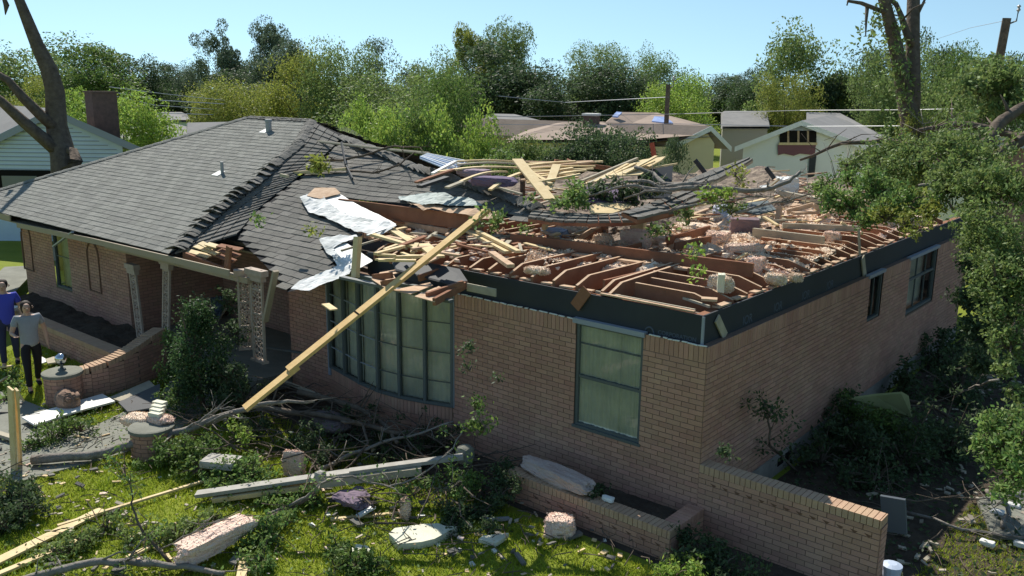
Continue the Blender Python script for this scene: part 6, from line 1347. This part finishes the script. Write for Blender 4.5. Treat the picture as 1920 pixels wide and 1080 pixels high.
    HV = [(0,-.012,1.628),(0,.045,1.575),(0,.065,1.47)]+([(0,.06,1.40)] if longhair else []); skinned('hair', [W(*v) for v in HV], [(i,i+1) for i in range(len(HV)-1)], [.088*s,.104*s,.085*s,.06*s][:len(HV)], hairm, t)
    b = MB()
    for sx in (-.032,.032): b.lathe(W(sx,-.092,1.548), [(.008,-.006),(.012,0),(.008,.006)], 8)
    b.build('eyes', eye, t); b = MB(); b.tube([W(0,-.085,1.545), W(0,-.115,1.515), W(0,-.095,1.505)], [.010,.014,.008], 6); b.build('nose', skin, t, True)
    b = MB(); b.tube([W(-.022,-.094,1.478), W(0,-.099,1.476), W(.022,-.094,1.478)], .006, 5); b.build('mouth', mat('lips', (.35,.13,.11), .6), t)
    b = MB()
    for sx in (-1,1): b.tube([W(sx*.09,0,1.56), W(sx*.098,.01,1.54), W(sx*.09,0,1.515)], [.008,.014,.008], 6)
    b.build('ears', skin, t, True)
    return t
fc = lambda p: math.atan2(CP[1]-p[1], CP[0]-p[0])+math.pi/2
p1 = at(66,730,z=0); person((p1[0],p1[1],0), fc(p1)+.15, 'woman in a grey short sleeved top and black leggings walking toward the camera', 1.64, w=1.12)
p2 = at(22,688,z=0); person((p2[0],p2[1],0), fc(p2)-.1, 'person in a bright blue top standing just behind the woman in grey', 1.74, blue_shirt, jean, False, 1.12, .1, False)
# ---- closing touches
for i, (nm, lb, bl, n, m, ls) in enumerate([
 ('dark_bush','dark bush filling the gap behind the far end of the right wall',[(1830,440,14,26,'d'),(1845,500,13.5,28,'d'),(1830,560,13.5,26,'d'),(1850,620,13,28,'d'),(1835,680,12.5,20,'d')],9000,Ldk,.075),
 ('attic_leaves','dark leafy branches tangled in the hollow at the back of the attic',[(1290,400,13.8,14,'d'),(1370,395,14,14,'d')],500,Lol,.06),
 ('attic_leaves','dark leaves inside the hollow behind the sagging shingles',[(1130,365,14.8,22,'d'),(1180,365,14.8,20,'d'),(1230,345,15,18,'d')],1800,Ldk,.08),
 ('attic_leaves','leaves caught between the long plank and the back of the attic',[(935,420,12.4,12,'d'),(980,428,12.4,8,'d')],200,Lol,.06)]):
    tuft(nm, lb, bl, n, m, ls, 300+i, cat='bush' if nm == 'dark_bush' else 'foliage')
for k, (lb, pts, r0, r1, ntw) in enumerate([
 ('tangle of thin bare branches above the grey vent drum',[D(1240,400,13.6),D(1300,385,13.8),D(1360,375,14),D(1430,368,14.2)],.025,.01,16),
 ('second tangle of bare branches below the thick level limb',[D(1380,400,13.8),D(1430,385,14),D(1490,372,14.2),D(1560,350,14.4)],.025,.01,14),
 ('bare twigs standing against the white gable house',[D(1560,345,14.5),D(1580,315,15),D(1610,290,15.3)],.02,.008,10),
 ('bare twigs poking out of the top of the fallen crown',[D(1700,300,14),D(1760,262,14),D(1800,240,14)],.025,.008,14)]):
    bigbranch('fallen_branch', lb, pts, r0, r1, barkg, ntw=ntw, tl=.7, seed=330+k, wig=.03)
def holes_blanket(name, poly, z0, m, seed):
    b = MB(); sheet(b, poly, lambda x, y: z0+hf(x*1.3, y*1.1)*.6-.05*(math.sin(x*2.1+seed)*math.sin(y*1.9) < -.2), .045, noise=.02, seed=seed); r_ = np.random.default_rng(seed); V = np.array(b.v); cen = V[r_.integers(0,len(V),7000)]+r_.normal(size=(7000,3))*[.03,.03,.012]
    FV, FQ = leafquads(cen, .05, seed, aspect=.7); b.add(list(FV), [tuple(q) for q in FQ]); return kind(b.build(name, m), 'stuff')
holes_blanket('loose_insulation', [(-7.6,.9),(-6.2,1.1),(-5.2,.8),(-4.4,.7),(-3.4,.9),(-2.5,1.2),(-1.8,1.5),(-1.7,2.3),(-7.6,2.9)], 2.86, tan, 21)
holes_blanket('loose_insulation', [(-1.6,2.6),(-.9,1.6),(-.35,2.3),(-.3,4.4),(-.5,6),(-1.6,6),(-2.2,4)], 2.88, tan, 22)
holes_blanket('loose_insulation', [(-1.7,6.2),(-.4,6.2),(-.35,9.8),(-1.7,10)], 2.86, pink, 23)
# small scraps trodden into the lawn and beds (uncountable)
def crumbs(name, n, xr, yr, m, seed, s0, s1):
    r = random.Random(seed); b = MB()
    for k in range(n):
        x, y = r.uniform(*xr), r.uniform(*yr)
        if math.sin(x*1.7+seed)+math.sin(y*2.3) < r.uniform(-1,.8): continue
        s_ = r.uniform(s0, s1); a = r.uniform(0,6.28); u = A((math.cos(a), math.sin(a), r.uniform(-.3,.3))); v = A((-math.sin(a), math.cos(a), r.uniform(-.3,.3))); b.obox((x, y, .03+r.uniform(0,.04)), u*s_*r.uniform(.5,1.6), v*s_*r.uniform(.2,.7), (0,0,s_*.2))
    kind(b.build(name, m), 'stuff')
crumbs('wood_crumbs', 420, (-12,1), (-6.5,-.4), woodn, 3, .015, .05); crumbs('bark_crumbs', 700, (-12,1.5), (-6.5,-.3), woodg, 5, .015, .05)
crumbs('insulation_crumbs', 320, (-11,0), (-5,-.4), pink, 7, .012, .04); crumbs('shingle_scraps', 380, (-12,0), (-6,-.4), shingle_dk, 9, .03, .08)
crumbs('yard_scraps', 500, (.3,5), (.4,11), woodg, 11, .02, .07)
splinters(12, [(700,445),(800,455),(860,480),(800,500),(720,500),(690,470)], 2.98, 'short broken lath lying over the joists above the bow window', 'broken laths above the bow window', 12, .25, .8, (woodn, woodtop))
splinters(26, [(940,355),(1090,345),(1180,370),(1090,385),(980,380)], 3.1, 'short broken board in the hollow before the lumber heap', 'broken boards before the lumber heap', 13, .3, .9, (woodg, woodn, woodr))
